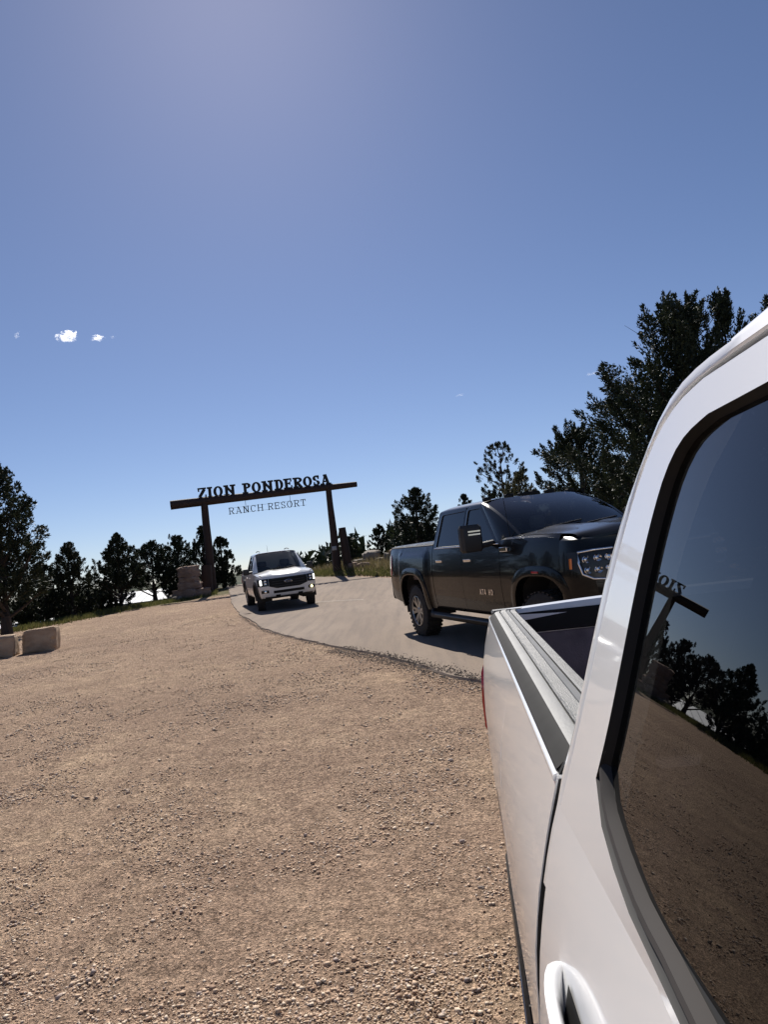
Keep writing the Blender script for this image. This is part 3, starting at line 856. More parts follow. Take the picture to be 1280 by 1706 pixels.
tree('juniper_tree', 1.85, 42.0, 3.5, 1.5, 'rounded dark juniper behind the bed of the dark pickup', seed=13, t0=.02, leaves=9500, group=TR)
tree('ponderosa_pine', 6.35, 37.5, 4.75, 1.4, 'open airy pine with tufted branches above the dark pickup cab', kind='pine', seed=14, t0=.3, leaves=5200, open_=.9, group=TR, leaf=.09)
tree('juniper_tree', 4.75, 42.0, 2.3, .6, 'small dark treetop just showing over the pickup roof', seed=15, t0=.05, leaves=2600, group=TR)
tree('juniper_tree', 6.35, 33.0, 3.3, 1.1, 'olive sunlit juniper behind the pickup windscreen', seed=16, t0=.02, leaves=6000, group=TR, mat_=M['scrub'])
tree('juniper_tree', 6.85, 24.6, 4.3, 1.75, 'dense black-green juniper left of the biggest tree', seed=17, t0=.02, plume=True, leaves=13000, group=TR)
tree('juniper_tree', 7.5, 18.3, 6.4, 2.3, 'biggest rugged juniper rising beside the white pickup cab', seed=18, t0=.05, plume=True, leaves=26000, group=TR, leaf=.07, kind='cone', prof=[(0, .95), (.3, 1.05), (.55, .75), (.75, .5), (.9, .28), (1, .1)], lean=(.5, 0), stem=.2)
tree('juniper_tree', 9.95, 19.6, 6.8, 1.7, 'tall juniper top showing over the white pickup roof', seed=19, t0=.05, plume=True, leaves=12000, group=TR, kind='cone')
tree('juniper_tree', 8.75, 18.9, 6.9, 1.2, 'spire-topped juniper crowding the right side of the biggest tree', seed=22, t0=.05, plume=True, leaves=6000, group=TR, kind='cone')
tree('juniper_tree', 11.6, 20.0, 6.6, 1.5, 'juniper at the far right hidden by the white cab', seed=20, t0=.05, leaves=9000, group=TR)
tree('juniper_tree', 9.3, 26.0, 5.6, 2.2, 'dark juniper filling the gap behind the biggest tree', seed=21, t0=.02, leaves=9000, group=TR)
# bare dead branches in the top of the biggest tree
mb = MB()
r = random.Random(5)
for k in range(9):
    p = [Vector((.5 + r.uniform(-.3, .6), r.uniform(-.2, .2), 5.2))]
    d = Vector((r.uniform(-.25, .5), r.uniform(-.2, .2), 1))
    for j in range(5):
        p.append(p[-1] + d * r.uniform(.2, .4)); d += Vector((r.uniform(-.4, .4), r.uniform(-.3, .3), -.05))
    mb.tube(p, [.02, .016, .012, .009, .006, .003], 4, False)
big = [o for o in bpy.data.objects if o.get('label', '').startswith('biggest rugged')][0]
mb.build('dead_branches', M['bark'], big)

# distant woods: one mass
n = 1500
ang = rng.uniform(-60, 45, n); dist = 60 * (900 / 60) ** (rng.random(n) ** .8)
X = dist * np.sin(np.radians(ang)); Y = dist * np.cos(np.radians(ang))
k = (vnoise(X, Y, 60, 1) > -.18) & ((np.abs(ang + 17) > 9) | (dist > 110)); X, Y, dist = X[k], Y[k], dist[k]
Zb = height(X, Y); n = len(X)
per = 70
s = rng.uniform(.9, 1.9, n)
cl = np.repeat(np.arange(n), per); m_ = len(cl)
dv = rng.normal(0, 1, (m_, 3)); dv /= np.linalg.norm(dv, axis=1)[:, None]
c = np.stack([X[cl], Y[cl], Zb[cl] + s[cl] * .9], -1) + dv * (s[cl] * rng.random(m_) ** .4)[:, None]
sz = (.22 * s[cl])[:, None]
a1 = rng.normal(0, 1, (m_, 3)); a2 = rng.normal(0, 1, (m_, 3))
V = np.stack([c + a1 * sz, c + a2 * sz, c - (a1 + a2) * sz * .6], 1).reshape(-1, 3)
tag(np_mesh('far_woods', V, np.arange(m_ * 3).reshape(-1, 3), M['juniper']), 'far scattered dark woods on the lower land behind the gate', 'woods', kind='stuff')

# ------------------------------------------------------------------ white sheds beyond the trees
M['metalroof'] = simple('white_metal', (.8, .8, .77), .35, var=.05, vscale=2)
M['shedwall'] = simple('shed_wall', (.6, .58, .53), .7, var=.1, vscale=2)
M['dark'] = simple('dark_opening', (.01, .01, .01), .6)
def shed(loc, L, D, yaw, zr, pitch, label, ribs):
    root = empty('shed', loc, (0, 0, yaw)); tag(root, label, 'shed', 'white sheds below the lot')
    e = zr - D / 2 * math.tan(pitch)
    wl = MB(); wl.box(-L / 2, L / 2, -D / 2 + .3, D / 2 - .3, -3, e - .12); wl.build('wall', M['shedwall'], root, 0)
    for sgn in (-1, 1):
        P = [[(-L / 2 - .3, sgn * D / 2, e), (L / 2 + .3, sgn * D / 2, e)], [(-L / 2 - .3, 0, zr), (L / 2 + .3, 0, zr)]]
        mb = MB().grid(P); mb.grid([[(p[0], p[1], p[2] - .06) for p in row] for row in P])
        rf = mb.build('roof', M['metalroof'], root, 0)
        for k in range(ribs):
            x = -L / 2 + L * (k + .5) / ribs
            rb = MB(); rb.tube([(x, sgn * D / 2, e + .02), (x, 0, zr + .02)], .03, 4); rb.build('seam', M['metalroof'], rf, 0)
    for k in range(3):
        x = -L / 2 + L * (k + .5) / 3
        dr = MB(); dr.box(x - .5, x + .5, -D / 2 + .27, -D / 2 + .31, -3, e - .5); dr.build('door', M['dark'], root, 0)
    return root
shed((-20.4, 63.0, 0), 9.0, 11, R(8), 1.95, R(9), 'long low shed with bright white metal roof behind the junipers', 12)
shed((-29.0, 56.0, 0), 6.0, 7, R(20), .62, R(8), 'low white roof glimpsed behind the tall juniper trunk at far left', 8)

# ------------------------------------------------------------------ gate with lettering
def seg(x0, y0, x1, y1, w):
    d = math.hypot(x1 - x0, y1 - y0); nx_, ny_ = -(y1 - y0) / d * w / 2, (x1 - x0) / d * w / 2
    return [(x0 + nx_, y0 + ny_), (x0 - nx_, y0 - ny_), (x1 - nx_, y1 - ny_), (x1 + nx_, y1 + ny_)]
def arc(cx, cy, rx, ry, a0, a1, wx, wy=None, n=14):
    wy = wy or wx; out = []
    for i in range(n):
        A = [R(a0 + (a1 - a0) * (i + k) / n) for k in (0, 1)]
        out.append([(cx + (rx + wx / 2) * math.cos(A[0]), cy + (ry + wy / 2) * math.sin(A[0])), (cx + (rx + wx / 2) * math.cos(A[1]), cy + (ry + wy / 2) * math.sin(A[1])),
                    (cx + (rx - wx / 2) * math.cos(A[1]), cy + (ry - wy / 2) * math.sin(A[1])), (cx + (rx - wx / 2) * math.cos(A[0]), cy + (ry - wy / 2) * math.sin(A[0]))])
    return out
def letter(ch, w, t, slab):
    """strokes of a letter 1 high and w wide; t stem, h hairline; slab serifs"""
    h = t * (.5 if slab else 1.0); s = (t * .55 if slab else 0)
    P = []
    V = lambda x, a=0, b=1: P.append(seg(x, a, x, b, t))
    Hh = lambda y, a, b, k=None: P.append(seg(a, y, b, y, k or h))
    def serif(x, y, ext=None):
        if slab: e = ext or t * .95; P.append(seg(x - e, y, x + e, y, s))
    hb = s / 2
    if ch == 'Z': Hh(1 - h / 2, .02, w, h); Hh(h / 2, 0, w, h); P.append(seg(w - t * .55, 1 - h, t * .55, h, t)); (slab and (P.append(seg(.04 + h / 2, .66, .04 + h / 2, 1, h)), P.append(seg(w - h / 2, 0, w - h / 2, .34, h))))
    if ch == 'I': V(w / 2); serif(w / 2, hb, w / 2); serif(w / 2, 1 - hb, w / 2)
    if ch == 'O': P += arc(w / 2, .5, w / 2 - t / 2, .5 - h / 2, 0, 360, t, h, 24)
    if ch == 'N': V(t * .95); V(w - t * .95); P.append(seg(t * .8, 1 - t * .3, w - t * .8, t * .3, t * (.8 if slab and t > .2 else 1))); serif(t * .95, hb); serif(t * .8, 1 - hb, t * .8); serif(w - t * .95, 1 - hb)
    if ch in 'PRDB':
        V(t * .95); serif(t * .95, hb); serif(t * .95, 1 - hb)
    if ch == 'D': P += arc(w * .5, .5, w * .5 - t / 2, .5 - h / 2, -90, 90, t, h, 16); Hh(1 - h / 2, t, w * .5); Hh(h / 2, t, w * .5)
    if ch in 'PR': P += arc(w * .52, .735, w * .48 - t / 2, .265 - h / 2, -90, 90, t, h, 12); Hh(1 - h / 2, t, w * .52); Hh(.47 + h / 2, t, w * .52)
    if ch == 'R': P.append(seg(w * .5, .5, w - t * .55, .0 + t * .2, t * .95)); (slab and P.append(seg(w - t * .8, hb, w, hb, s)))
    if ch == 'E': V(t * .8); Hh(1 - h / 2, t * .3, w * .95); Hh(h / 2, t * .3, w); Hh(.52, t, w * .7); (slab and (P.append(seg(w * .95 - h / 2, .68, w * .95 - h / 2, 1, h)), P.append(seg(w - h / 2, 0, w - h / 2, .32, h)), P.append(seg(w * .7, .38, w * .7, .66, h)), serif(t * .8, hb), serif(t * .8, 1 - hb)))
    if ch == 'S': P += arc(w / 2, .735, w / 2 - t / 2, .265 - h / 2, 20, 270, t, h, 14); P += arc(w / 2, .265 + .0, w / 2 - t / 2, .265 - h / 2 + .0, -160, 90, t, h, 14); (slab and (P.append(seg(w - h, .64, w - h, 1, h)), P.append(seg(h, 0, h, .36, h))))
    if ch == 'A': P.append(seg(t * .6, 0, w / 2, 1, h * 1.15)); P.append(seg(w - t * .75, 0, w / 2, 1, t)); Hh(.32, w * .24, w * .76); serif(t * .6, hb, t * .75); serif(w - t * .75, hb); (slab and P.append(seg(w * .3, 1 - hb, w * .58, 1 - hb, s)))
    if ch == 'C': P += arc(w / 2, .5, w / 2 - t / 2, .5 - h / 2, 40, 320, t, h, 18); (slab and P.append(seg(w - h, .66, w - h, 1, h)))
    if ch == 'H': V(t * .95); V(w - t * .95); Hh(.5, t, w - t); [serif(x_, y_) for x_ in (t * .95, w - t * .95) for y_ in (hb, 1 - hb)]
    if ch == 'T': V(w / 2); Hh(1 - h / 2, 0, w); serif(w / 2, hb); (slab and (P.append(seg(h / 2, .68, h / 2, 1, h)), P.append(seg(w - h / 2, .68, w - h / 2, 1, h))))
    if ch == '4': P.append(seg(w * .7, 0, w * .7, 1, t)); Hh(.3, 0, w); P.append(seg(.04, .3, w * .66, 1, t * .9))
    if ch == 'F': V(t * .8); Hh(1 - h / 2, t * .3, w); Hh(.5, t, w * .8)
    if ch == 'o': P += arc(w / 2, .32, w / 2 - t / 2, .32 - h / 2, 0, 360, t, h, 14)
    if ch == 'r': P.append(seg(t * .6, 0, t * .6, .64, t)); P += arc(w * .62, .4, w * .4, .22, 30, 150, t, h, 6)
    if ch == 'd': P += arc(w / 2, .32, w / 2 - t / 2, .32 - h / 2, 0, 360, t, h, 14); P.append(seg(w - t / 2, 0, w - t / 2, 1, t))
    return P
def word(txt, widths, size, gap, t, slab, parent, name, material, o, ax, ay, dn, depth, space=.55, sub=None):
    """each letter becomes its own mesh part"""
    x = 0; out = []
    ax, ay, dn = Vector(ax), Vector(ay), Vector(dn)
    for ch in txt:
        if ch == ' ': x += space * size; continue
        w = widths.get(ch, .75)
        mb = MB()
        for i, poly in enumerate(letter(ch, w, t, slab)):
            e = .0007 * (i % 9) * size / .45
            mb.prism([(p[0] * size, p[1] * size) for p in poly], Vector(o) + ax * x - dn * e, ax, ay, dn * (depth + 2 * e))
        out.append(mb.build(name, material, parent, 0))
        x += w * size + gap * size
    return x - gap * size, out

LP = Vector((-9.55, 38.5, H(-9.55, 38.5))); RP = Vector((-2.93, 40.0, H(-2.93, 40.0)))
gx_ = (RP - LP); gx_.z = 0; gx_.normalize()
gate = empty('ranch_gate', (0, 0, 0))
tag(gate, 'rustic log entrance gate with bold black lettering on its beam', 'gate')
def logtube(p0, p1, r0, r1, seed, n=14, k=14):
    mb = MB(); p0, p1 = Vector(p0), Vector(p1); rows = []
    d = (p1 - p0).normalized(); a = d.cross(Vector((0, 0, 1)) if abs(d.z) < .9 else Vector((0, 1, 0))).normalized(); b = d.cross(a)
    for i in range(k + 1):
        t = i / k; c = p0.lerp(p1, t) + a * .03 * noise.noise(Vector((seed, t * 3, 0))) + b * .03 * noise.noise(Vector((seed, t * 3, 5)))
        rr = r0 + (r1 - r0) * t
        rows.append([tuple(c + (a * math.cos(2 * PI * j / n) + b * math.sin(2 * PI * j / n)) * rr * (1 + .07 * noise.noise(Vector((math.cos(2 * PI * j / n) * 1.5, math.sin(2 * PI * j / n) * 1.5, t * 6 + seed))))) for j in range(n)])
    mb.grid(rows, closev=True); mb.add(rows[0], [tuple(range(n))]); mb.add(rows[-1], [tuple(range(n - 1, -1, -1))])
    return mb
ZB = 6.22; dzb = .16 / 6.79
beam_l = LP + gx_ * -1.75; beam_r = RP + gx_ * 1.62
bz = lambda p: ZB + (p - LP).dot(gx_) * dzb
p0 = Vector((beam_l.x, beam_l.y, bz(beam_l))); p1 = Vector((beam_r.x, beam_r.y, bz(beam_r)))
logtube(p0, p1, .245, .155, 1, 14, 20).build('beam', M['log'], gate)
logtube(LP - Vector((0, 0, .4)), (LP.x, LP.y, ZB - .1), .25, .19, 2).build('post', M['log'], gate)
logtube(RP - Vector((0, 0, .4)), (RP.x, RP.y, bz(RP) - .1), .25, .16, 3).build('post', M['log'], gate)
WD = {'Z': .82, 'I': .5, 'O': .9, 'N': 1.14, 'P': .82, 'D': .88, 'E': .8, 'R': .92, 'S': .7, 'A': .98, 'C': .8, 'H': .9, 'T': .8}
ux = (p1 - p0).normalized(); nrm = Vector((ux.y, -ux.x, 0)).normalized(); uz = Vector((0, 0, 1))
size = .58
tw, _ = word('ZION PONDEROSA', WD, size, .07, .285, True, empty('tmp'), 'letter', M['steel'], (0, 0, 0), (1, 0, 0), (0, 0, 1), (0, 1, 0), .05)
for o in [o for o in bpy.data.objects if o.parent and o.parent.name == 'tmp']: bpy.data.objects.remove(o, do_unlink=True)
bpy.data.objects.remove(bpy.data.objects['tmp'], do_unlink=True)
st = LP + gx_ * -.30; L_avail = 7.24
sx = L_avail / tw
o0 = Vector((st.x, st.y, bz(st) + .17)) + nrm * .03
word('ZION PONDEROSA', WD, size, .07, .285, True, gate, 'letter', M['steel'], o0, ux * sx, uz + ux * 0, -nrm, .06)
# a thin plate carries the standing letters
mb = MB(); a = o0 + ux * -.1; b = o0 + ux * (L_avail + .1)
mb.tube([a + Vector((0, 0, .0)), b + Vector((0, 0, .0))], .022, 6); mb.build('letter_rail', M['steel'], gate)
hs = .37
WT = {'R': .78, 'A': .86, 'N': .86, 'C': .78, 'H': .86, 'E': .72, 'S': .62, 'O': .86, 'T': .78}
st2 = LP + gx_ * 1.25
o1 = Vector((st2.x, st2.y, bz(st2) - .86))
k2 = .945
tw2, _ = word('RANCH RESORT', WT, hs, .28, .13, True, gate, 'hanging_letter', M['steel'], o1, ux * k2, uz, -nrm, .04, .5)
L2 = tw2 * k2
for dz_ in (.03, hs - .03):
    mb = MB(); mb.tube([o1 + ux * -.02 + uz * dz_ - nrm * .02, o1 + ux * (L2 + .02) + uz * dz_ - nrm * .02], .006, 5); mb.build('letter_rod', M['steel'], gate)
for t in (.22, .80):
    c = o1 + ux * L2 * t - nrm * .02
    mb = MB(); mb.tube([c + uz * .0, c + uz * .78], .012, 6); mb.build('hanger', M['steel'], gate)
# bolts plate on right post
sg = MB(); c = RP + Vector((-.02, -.30, 1.25)); sg.box(c.x - .13, c.x + .13, c.y - .02, c.y + .01, c.z - .11, c.z + .11, .008)
tag(sg.build('notice_plate', simple('grey_plate', (.32, .32, .33), .5, var=.2)), 'small pale notice plate fixed low on the right gate post', 'sign')
tag(logtube((RP.x + .62, RP.y + .15, RP.z - .4), (RP.x + .5, RP.y + .1, RP.z + 2.35), .28, .2, 6).build('short_log', M['log']), 'short thick upright log beside the right gate post', 'log post', 'short logs beside the gate posts')
tag(logtube((LP.x - .2, LP.y - .42, LP.z - .4), (LP.x - .12, LP.y - .38, LP.z + 1.45), .36, .26, 8).build('short_log', M['log']), 'stubby upright log at the foot of the left gate post', 'log post', 'short logs beside the gate posts')

# ------------------------------------------------------------------ small clouds
def cloud_material(name='cloud_vapour', dens=.34):
    m = bpy.data.materials.new(name); m.use_nodes = True
    nt = m.node_tree; nt.nodes.clear()
    out = node(nt, 'ShaderNodeOutputMaterial'); v = node(nt, 'ShaderNodeVolumePrincipled')
    v.inputs['Color'].default_value = (1, 1, 1, 1); v.inputs['Anisotropy'].default_value = .6
    tc = node(nt, 'ShaderNodeTexCoord')
    n = tex(nt, 'noise', .045, 5, .65, vec=tc.outputs['Object'])
    d = math_(nt, 'MULTIPLY', math_(nt, 'MAXIMUM', math_(nt, 'SUBTRACT', n.outputs['Fac'], .45), 0.0), dens)
    nt.links.new(d, v.inputs['Density']); nt.links.new(v.outputs[0], out.inputs['Volume'])
    return m
M['cloud'] = cloud_material(); M['wisp'] = cloud_material('cloud_wisp', .07)
CL = [((-1258, 3000, 1130), 46, 25, 'largest of the small white clouds at left'), ((-1128, 3000, 1106), 27, 15, 'second small white cloud, right of the largest one'), ((-1472, 3000, 1160), 16, 15, 'tiny cloud wisp near the left picture edge'), ((-1064, 3000, 1101), 12, 6, 'tiniest cloud speck right of the two white clouds'),
      ((949, 3000, 707), 32, 7, 'thin faint cloud wisp left of the biggest tree'), ((379, 3000, 681), 20, 5, 'faint cloud streak above the dark pickup')]
for i, (p, w, hh, nm) in enumerate(CL):
    o = rock('cloud', p, (w, w * .6, hh), 70 + i, 0, M['cloud'] if i in (0, 1) else M['wisp'], .65, 0, 3)
    tag(o, nm, 'cloud', 'small clouds in the sky')

# ------------------------------------------------------------------ vehicles
def wheel(root, x, y, r, w, rimr, sgn, style, steer=0.):
    """tyre and alloy as a wheel part; sgn -1 = vehicle right side; spokes face outward"""
    wl = empty('wheel', (x, y, r)); wl.parent = root; wl.rotation_euler = (0, 0, steer)
    prof = [(rimr, -.42), (rimr + .02, -.5), (r * .86, -.5), (r * .955, -.44), (r, -.33), (r, .33), (r * .955, .44), (r * .86, .5), (rimr + .02, .5), (rimr, .42)]
    t = MB().lathe_y([(a, b * w) for a, b in prof], (0, 0, 0), 40)
    t.build('tyre', M['rubber'], wl, 35)
    tr = MB(); nb = 36
    for k in range(nb):
        for s2, off in ((-1, 0), (1, .5)):
            a = 2 * PI * (k + off) / nb
            c, s = math.cos(a), math.sin(a)
            u = Vector((-s, 0, c)); n = Vector((c, 0, s))
            for (y0, y1) in ((.05, .22), (.26, .47)):
                p = n * (r - .012) + Vector((0, s2 * y0 * w, 0))
                tr.prism([(-.018, 0), (.018, 0), (.018, .02), (-.018, .02)], p, u, n, Vector((0, s2 * (y1 - y0) * w, 0)))
    tr.build('tread', M['rubber'], wl, 0)['kind'] = 'stuff'
    f = sgn * w * .34
    d = MB().lathe_y([(rimr, sgn * w * .48), (rimr * .95, sgn * w * .46), (rimr * .93, sgn * w * .2), (rimr * .3, sgn * w * .1), (.001, sgn * w * .1)], (0, 0, 0), 36)
    d.build('rim', M['rimdark'], wl, 35)
    sp = MB(); ns = {'gmc': 6, 'ranger': 6, 'own': 6}[style]
    for k in range(ns):
        for dv in (-.16, .16):
            a0, a1 = 2 * PI * k / ns + dv * .6, 2 * PI * k / ns + dv * 1.25
            p0 = Vector((math.cos(a0) * rimr * .2, f * .9, math.sin(a0) * rimr * .2)); p1 = Vector((math.cos(a1) * rimr * .93, f * 1.12, math.sin(a1) * rimr * .93))
            u = (p1 - p0); L = u.length; u.normalize(); v = u.cross(Vector((0, 1, 0))).normalized()
            sp.prism([(0, -.024), (L, -.019), (L, .019), (0, .024)], p0, u, v, Vector((0, sgn * .025, 0)))
    sp.lathe_y([(rimr * .985, sgn * w * .49), (rimr * .93, sgn * w * .5), (rimr * .9, sgn * w * .44)], (0, 0, 0), 36)
    sp.lathe_y([(rimr * .26, f * .7), (rimr * .26, f * 1.1), (rimr * .2, f * 1.2), (.001, f * 1.2)], (0, 0, 0), 18)
    sp.build('spokes', M['rim'], wl, 35)
    return wl

def lin(a, b, n): return list(np.linspace(a, b, n))

def ring_loops(mb, A, B, pa, pb):
    """strip between two point lists mapped by pa and pb"""
    mb.grid([[pa(*p) for p in A], [pb(*p) for p in B]], closev=True)

def pickup(root, P, pm):
    """crew-cab pickup; local x forward from the rear axle, y to the vehicle's left, z up"""
    wb, tail, nose, r = P['wb'], P['tail'], P['nose'], P['r']
    prof = curve(P['prof']); bprof = curve(P.get('bprof', P['prof']))
    belt = P['belt']; rail = P['rail']; roofz = P['roof']; zt = P['ztop']; k = P['tumble']
    zr = P['rocker']; cabr = P['cabr']; B = P['B']; A = P['A']; xf1 = P['xf1']; Rr = P['arch']
    pn = P.get('archp', 2.6); az = r + P.get('archz', .0)
    def plan(x):
        d = 0.
        if x > P['xplan']: d += P['kplan'] * (x - P['xplan']) ** 2
        if x < tail + .35: d += P.get('ktail', .18) * (tail + .35 - x) ** 2
        return d
    tp = P.get('taper', lambda x: 0.)
    Y = lambda x, z: prof(z) - plan(x) + tp(x) * min(1, max(0, (z - 1.0) / .36)) - (P.get('curl', 0) * max(0, (P['dr'] - .007 - x) / .045) ** 2 if cabr - .001 <= x < P['dr'] else 0)
    def haunch(x, z, xc):
        if 'haunch' not in P: return 0.
        h_, L_, z1_ = P['haunch']
        a_ = min(1, max(0, (L_ - abs(x - xc)) / .10)); b_ = min(1, max(0, (z1_ - z) / .07))
        return h_ * a_ * a_ * (3 - 2 * a_) * b_ * b_ * (3 - 2 * b_)
    Yb = lambda x, z: bprof(z) - plan(x) + haunch(x, z, 0) - P.get('bedtaper', 0) * min(1, max(0, (x + 1.1) / 2.4)) * min(1, max(0, (1.16 - z) / .2))
    def archz(x, xc, R_=None):
        R_ = R_ or Rr; u = abs(x - xc) / R_
        return az + R_ * .98 * (1 - u ** pn) ** (1 / pn) if u < 1 else -1
    bot = lambda x: max(zr + (P.get('tailrise', .12) * max(0, (-x - Rr)) / .8 if x < 0 else 0) + P.get('noserise', .1) * max(0, x - wb - Rr), archz(x, 0), archz(x, wb))
    def cols(x0, x1, n):
        xs = set(np.linspace(x0, x1, n).tolist())
        for xc in (0, wb):
            for t in np.linspace(0, PI, 25):
                x = xc - Rr * math.cos(t)
                if x0 < x < x1: xs.add(float(x))
            for e in (-1e-4, 1e-4):
                for s in (-1, 1):
                    x = xc + s * (Rr + e)
                    if x0 < x < x1: xs.add(x)
        return sorted(xs)
    def both(name, fn, mt, parent=root, smooth=35, label=None):
        out = []
        for sg in (-1, 1):
            mb = fn(); mb = mb if sg == 1 else mb.mirror()
            o = mb.build(name, mt, parent[0 if sg < 0 else 1] if isinstance(parent, (list, tuple)) else parent, smooth)
            out.append(o)
        return out
    side = lambda x, z, o: (x, Y(x, z) + o, z)
    bside = lambda x, z, o: (x, Yb(x, z) + o, z)
    g = P.get('gap', .006)
    # bed sides, corner panels, doors, fenders
    bedf = P.get('bedf', cabr - .02)
    beds = both('bed_side', lambda: colpanel(MB(), cols(tail + .012, bedf, 40), bot, lambda x: rail, 14, bside, 0, .03), pm)
    zcab = P.get('cabbelt', belt)
    both('cab_corner', lambda: colpanel(MB(), lin(cabr, P['dr'] - g, 4), lambda x: zr, lambda x: zcab, 40 if 'rear_loops' in P else 14, side, 0, .03), pm)
    rd = both('rear_door', lambda: colpanel(MB(), cols(P['dr'], B - g / 2, 16), lambda x: max(zr + .05, archz(x, 0, Rr + .06)), lambda x: belt, 44 if 'rear_loops' in P else 14, side, .002, .03, 'rear_loops' in P), pm)
    fd = both('front_door', lambda: colpanel(MB(), lin(B + g / 2, A, 16), lambda x: zr + .05, lambda x: belt, 14, side, .002, .03), pm)
    both('sill', lambda: colpanel(MB(), lin(P['dr'] - g, A + .02, 8), lambda x: zr - .0, lambda x: zr + .046, 3, side, -.004, .05), pm)
    ft = P['ftop']
    fe = both('fender', lambda: colpanel(MB(), cols(A + g, xf1, 30), bot, ft, 14, side, 0, .03), pm)
    # arch flares
    if P.get('flare'):
        fw, fo = P['flare']
        for xc, mp, par in ((0, bside, beds), (wb, side, fe)):
            def fl():
                mb = MB(); rows = []
                for t in np.linspace(-.06, PI + .06, 40):
                    c, s = math.cos(t), max(0, math.sin(t))
                    row = []
                    for rr_, o in ((Rr - .012, -.08), (Rr - .012, fo), (Rr + fw * .3, fo + .006), (Rr + fw, fo * .55), (Rr + fw + .004, -.01)):
                        e = 2 / pn
                        x = xc + rr_ * math.copysign(abs(c) ** e, c); z = az + rr_ * s ** e if math.sin(t) > 0 else az - .10 - .3 * abs(math.sin(t))
                        z = max(z, zr - .02)
                        row.append(mp(x, z, o))
                    rows.append(row)
                return mb.grid(rows)
            both('wheel_flare', fl, P.get('flaremat', M['plastic']), par)
    # window frames and glass
    Ybelt = prof(belt); Yg = lambda x, z, o=0: (x, Ybelt - k * (z - belt) + o - plan(x) * .5 + tp(x), z)
    if 'rear_loops' in P:
        O, I = P['rear_loops']
    else:
        O = [(P['dr'], belt + .002), (B - g / 2, belt + .002), (B - g / 2 - P['bl'] * 0, zt), (P['drt'], zt)]
        I = [(P['dr'] + .07, belt + .03), (B - .06, belt + .03), (B - .06, zt - .045), (P['drt'] + .075, zt - .05)]
    FO = [(B + g / 2, belt + .002), (A - .02, belt + .002), (P['At'], zt), (B + g / 2, zt)]
    FI = [(B + .06, belt + .03), (A - .16, belt + .03), (P['At'] - .045, zt - .045), (B + .06, zt - .045)]
    def dense(L, n, rd_=.05):
        L = [np.array(p, float) for p in L]; out = []; m = len(L)
        for i in range(m):
            a, b, c = L[i - 1], L[i], L[(i + 1) % m]
            d0 = min(rd_, .4 * np.linalg.norm(a - b)); d1 = min(rd_, .4 * np.linalg.norm(c - b))
            p0 = b + (a - b) / np.linalg.norm(a - b) * d0; p1 = b + (c - b) / np.linalg.norm(c - b) * d1
            for t in np.linspace(0, 1, n): out.append(tuple(p0 * (1 - t) ** 2 + 2 * t * (1 - t) * b + p1 * t * t))
        return out
    for nm, par, (O_, I_), sharp in (('rear', rd, (O, I), 'rear_loops' in P), ('front', fd, (FO, FI), False)):
        if sharp: Od, Id = O_, I_
        else: Od, Id = dense(O_, 6, .02 if P.get('sharpframe') else .05), dense(I_, 6, .045)
        def fr():
            fm = .02 if sharp else .15
            mb = MB(); mb.grid([[Yg(x, z, .002 if sharp else .0) for x, z in Od], [Yg(x, z, .004) for x, z in [(a[0] * fm + b[0] * (1 - fm), a[1] * fm + b[1] * (1 - fm)) for a, b in zip(Od, Id)]]], closev=True)
            Of = [p for p in Od if p[1] > belt + .002] if sharp else Od
            mb.grid([[Yg(x, z, .002 if sharp else 0) for x, z in Of], [Yg(x, z, -.03) for x, z in Of]], closev=not sharp)
            return mb
        fo = both('window_frame', fr, pm, par)
        if sharp: continue
        def sl():
            mb = MB(); ring = [(a[0] * .15 + b[0] * .85, a[1] * .15 + b[1] * .85) for a, b in zip(Od, Id)]
            mb.grid([[Yg(x, z, .004) for x, z in ring], [Yg(x, z, -.014) for x, z in Id]], closev=True); return mb
        both('window_seal', sl, M['trim'], par)
        def gl():
            mb = MB(); n = len(Id); mb.add([Yg(x, z, -.012) for x, z in Id], [tuple(range(n))]); return mb
        both('window', gl, P.get('sideglass', M['glass']), par, 0)
        if P.get('chromebelt'):
            x0, x1 = O_[0][0] + .02, O_[1][0] - .01
            both('belt_moulding', lambda: MB().tube([Yg(x, belt + .012, .008) for x in lin(x0, x1, 6)], .007, 6), M['chrome'], par)
    # C pillar above the belt, cab back
    if 'cpillar' in P: P['cpillar'](both, Yg, pm)
    else:
        both('rear_pillar', lambda: MB().grid([[Yg(cabr, belt), Yg(P['dr'] - g, belt)], [Yg(cabr + .0 + (P['drt'] - P['dr']) * .5, belt + (zt - belt) * .5), Yg((P['dr'] + P['drt']) / 2 - g, belt + (zt - belt) * .5)], [Yg(P['drt'] - .06, zt), Yg(P['drt'] - g, zt)]]), pm)
    Yt = Ybelt - k * (zt - belt)
    xrr, xrf = P['xrr'], P['xrf']
    hR = roofz - zt; pr = P.get('roofp', 3.2)
    def roofpt(x, v, o=0):
        y = v * Yt
        endf = 1 - P.get('roofend', .35) * max(0, (x - (xrf - .35)) / .35) ** 2 - .3 * max(0, ((xrr + .3) - x) / .3) ** 2
        return (x, y, zt + hR * endf * (1 - abs(v) ** pr) ** (1 / 1.6) + o)
    vs = [math.sin(t) for t in np.linspace(-PI / 2, PI / 2, 33)]
    rfx = P.get('roofround', 0)
    rf = MB().grid([[roofpt(x + rfx * abs(v) ** 5 * (xrf - x) / (xrf - xrr), v) for v in vs] for x in lin(xrr, xrf, 16)]).build('roof', pm, root, 50)
    # cab back wall with window
    bk = MB(); rows = []
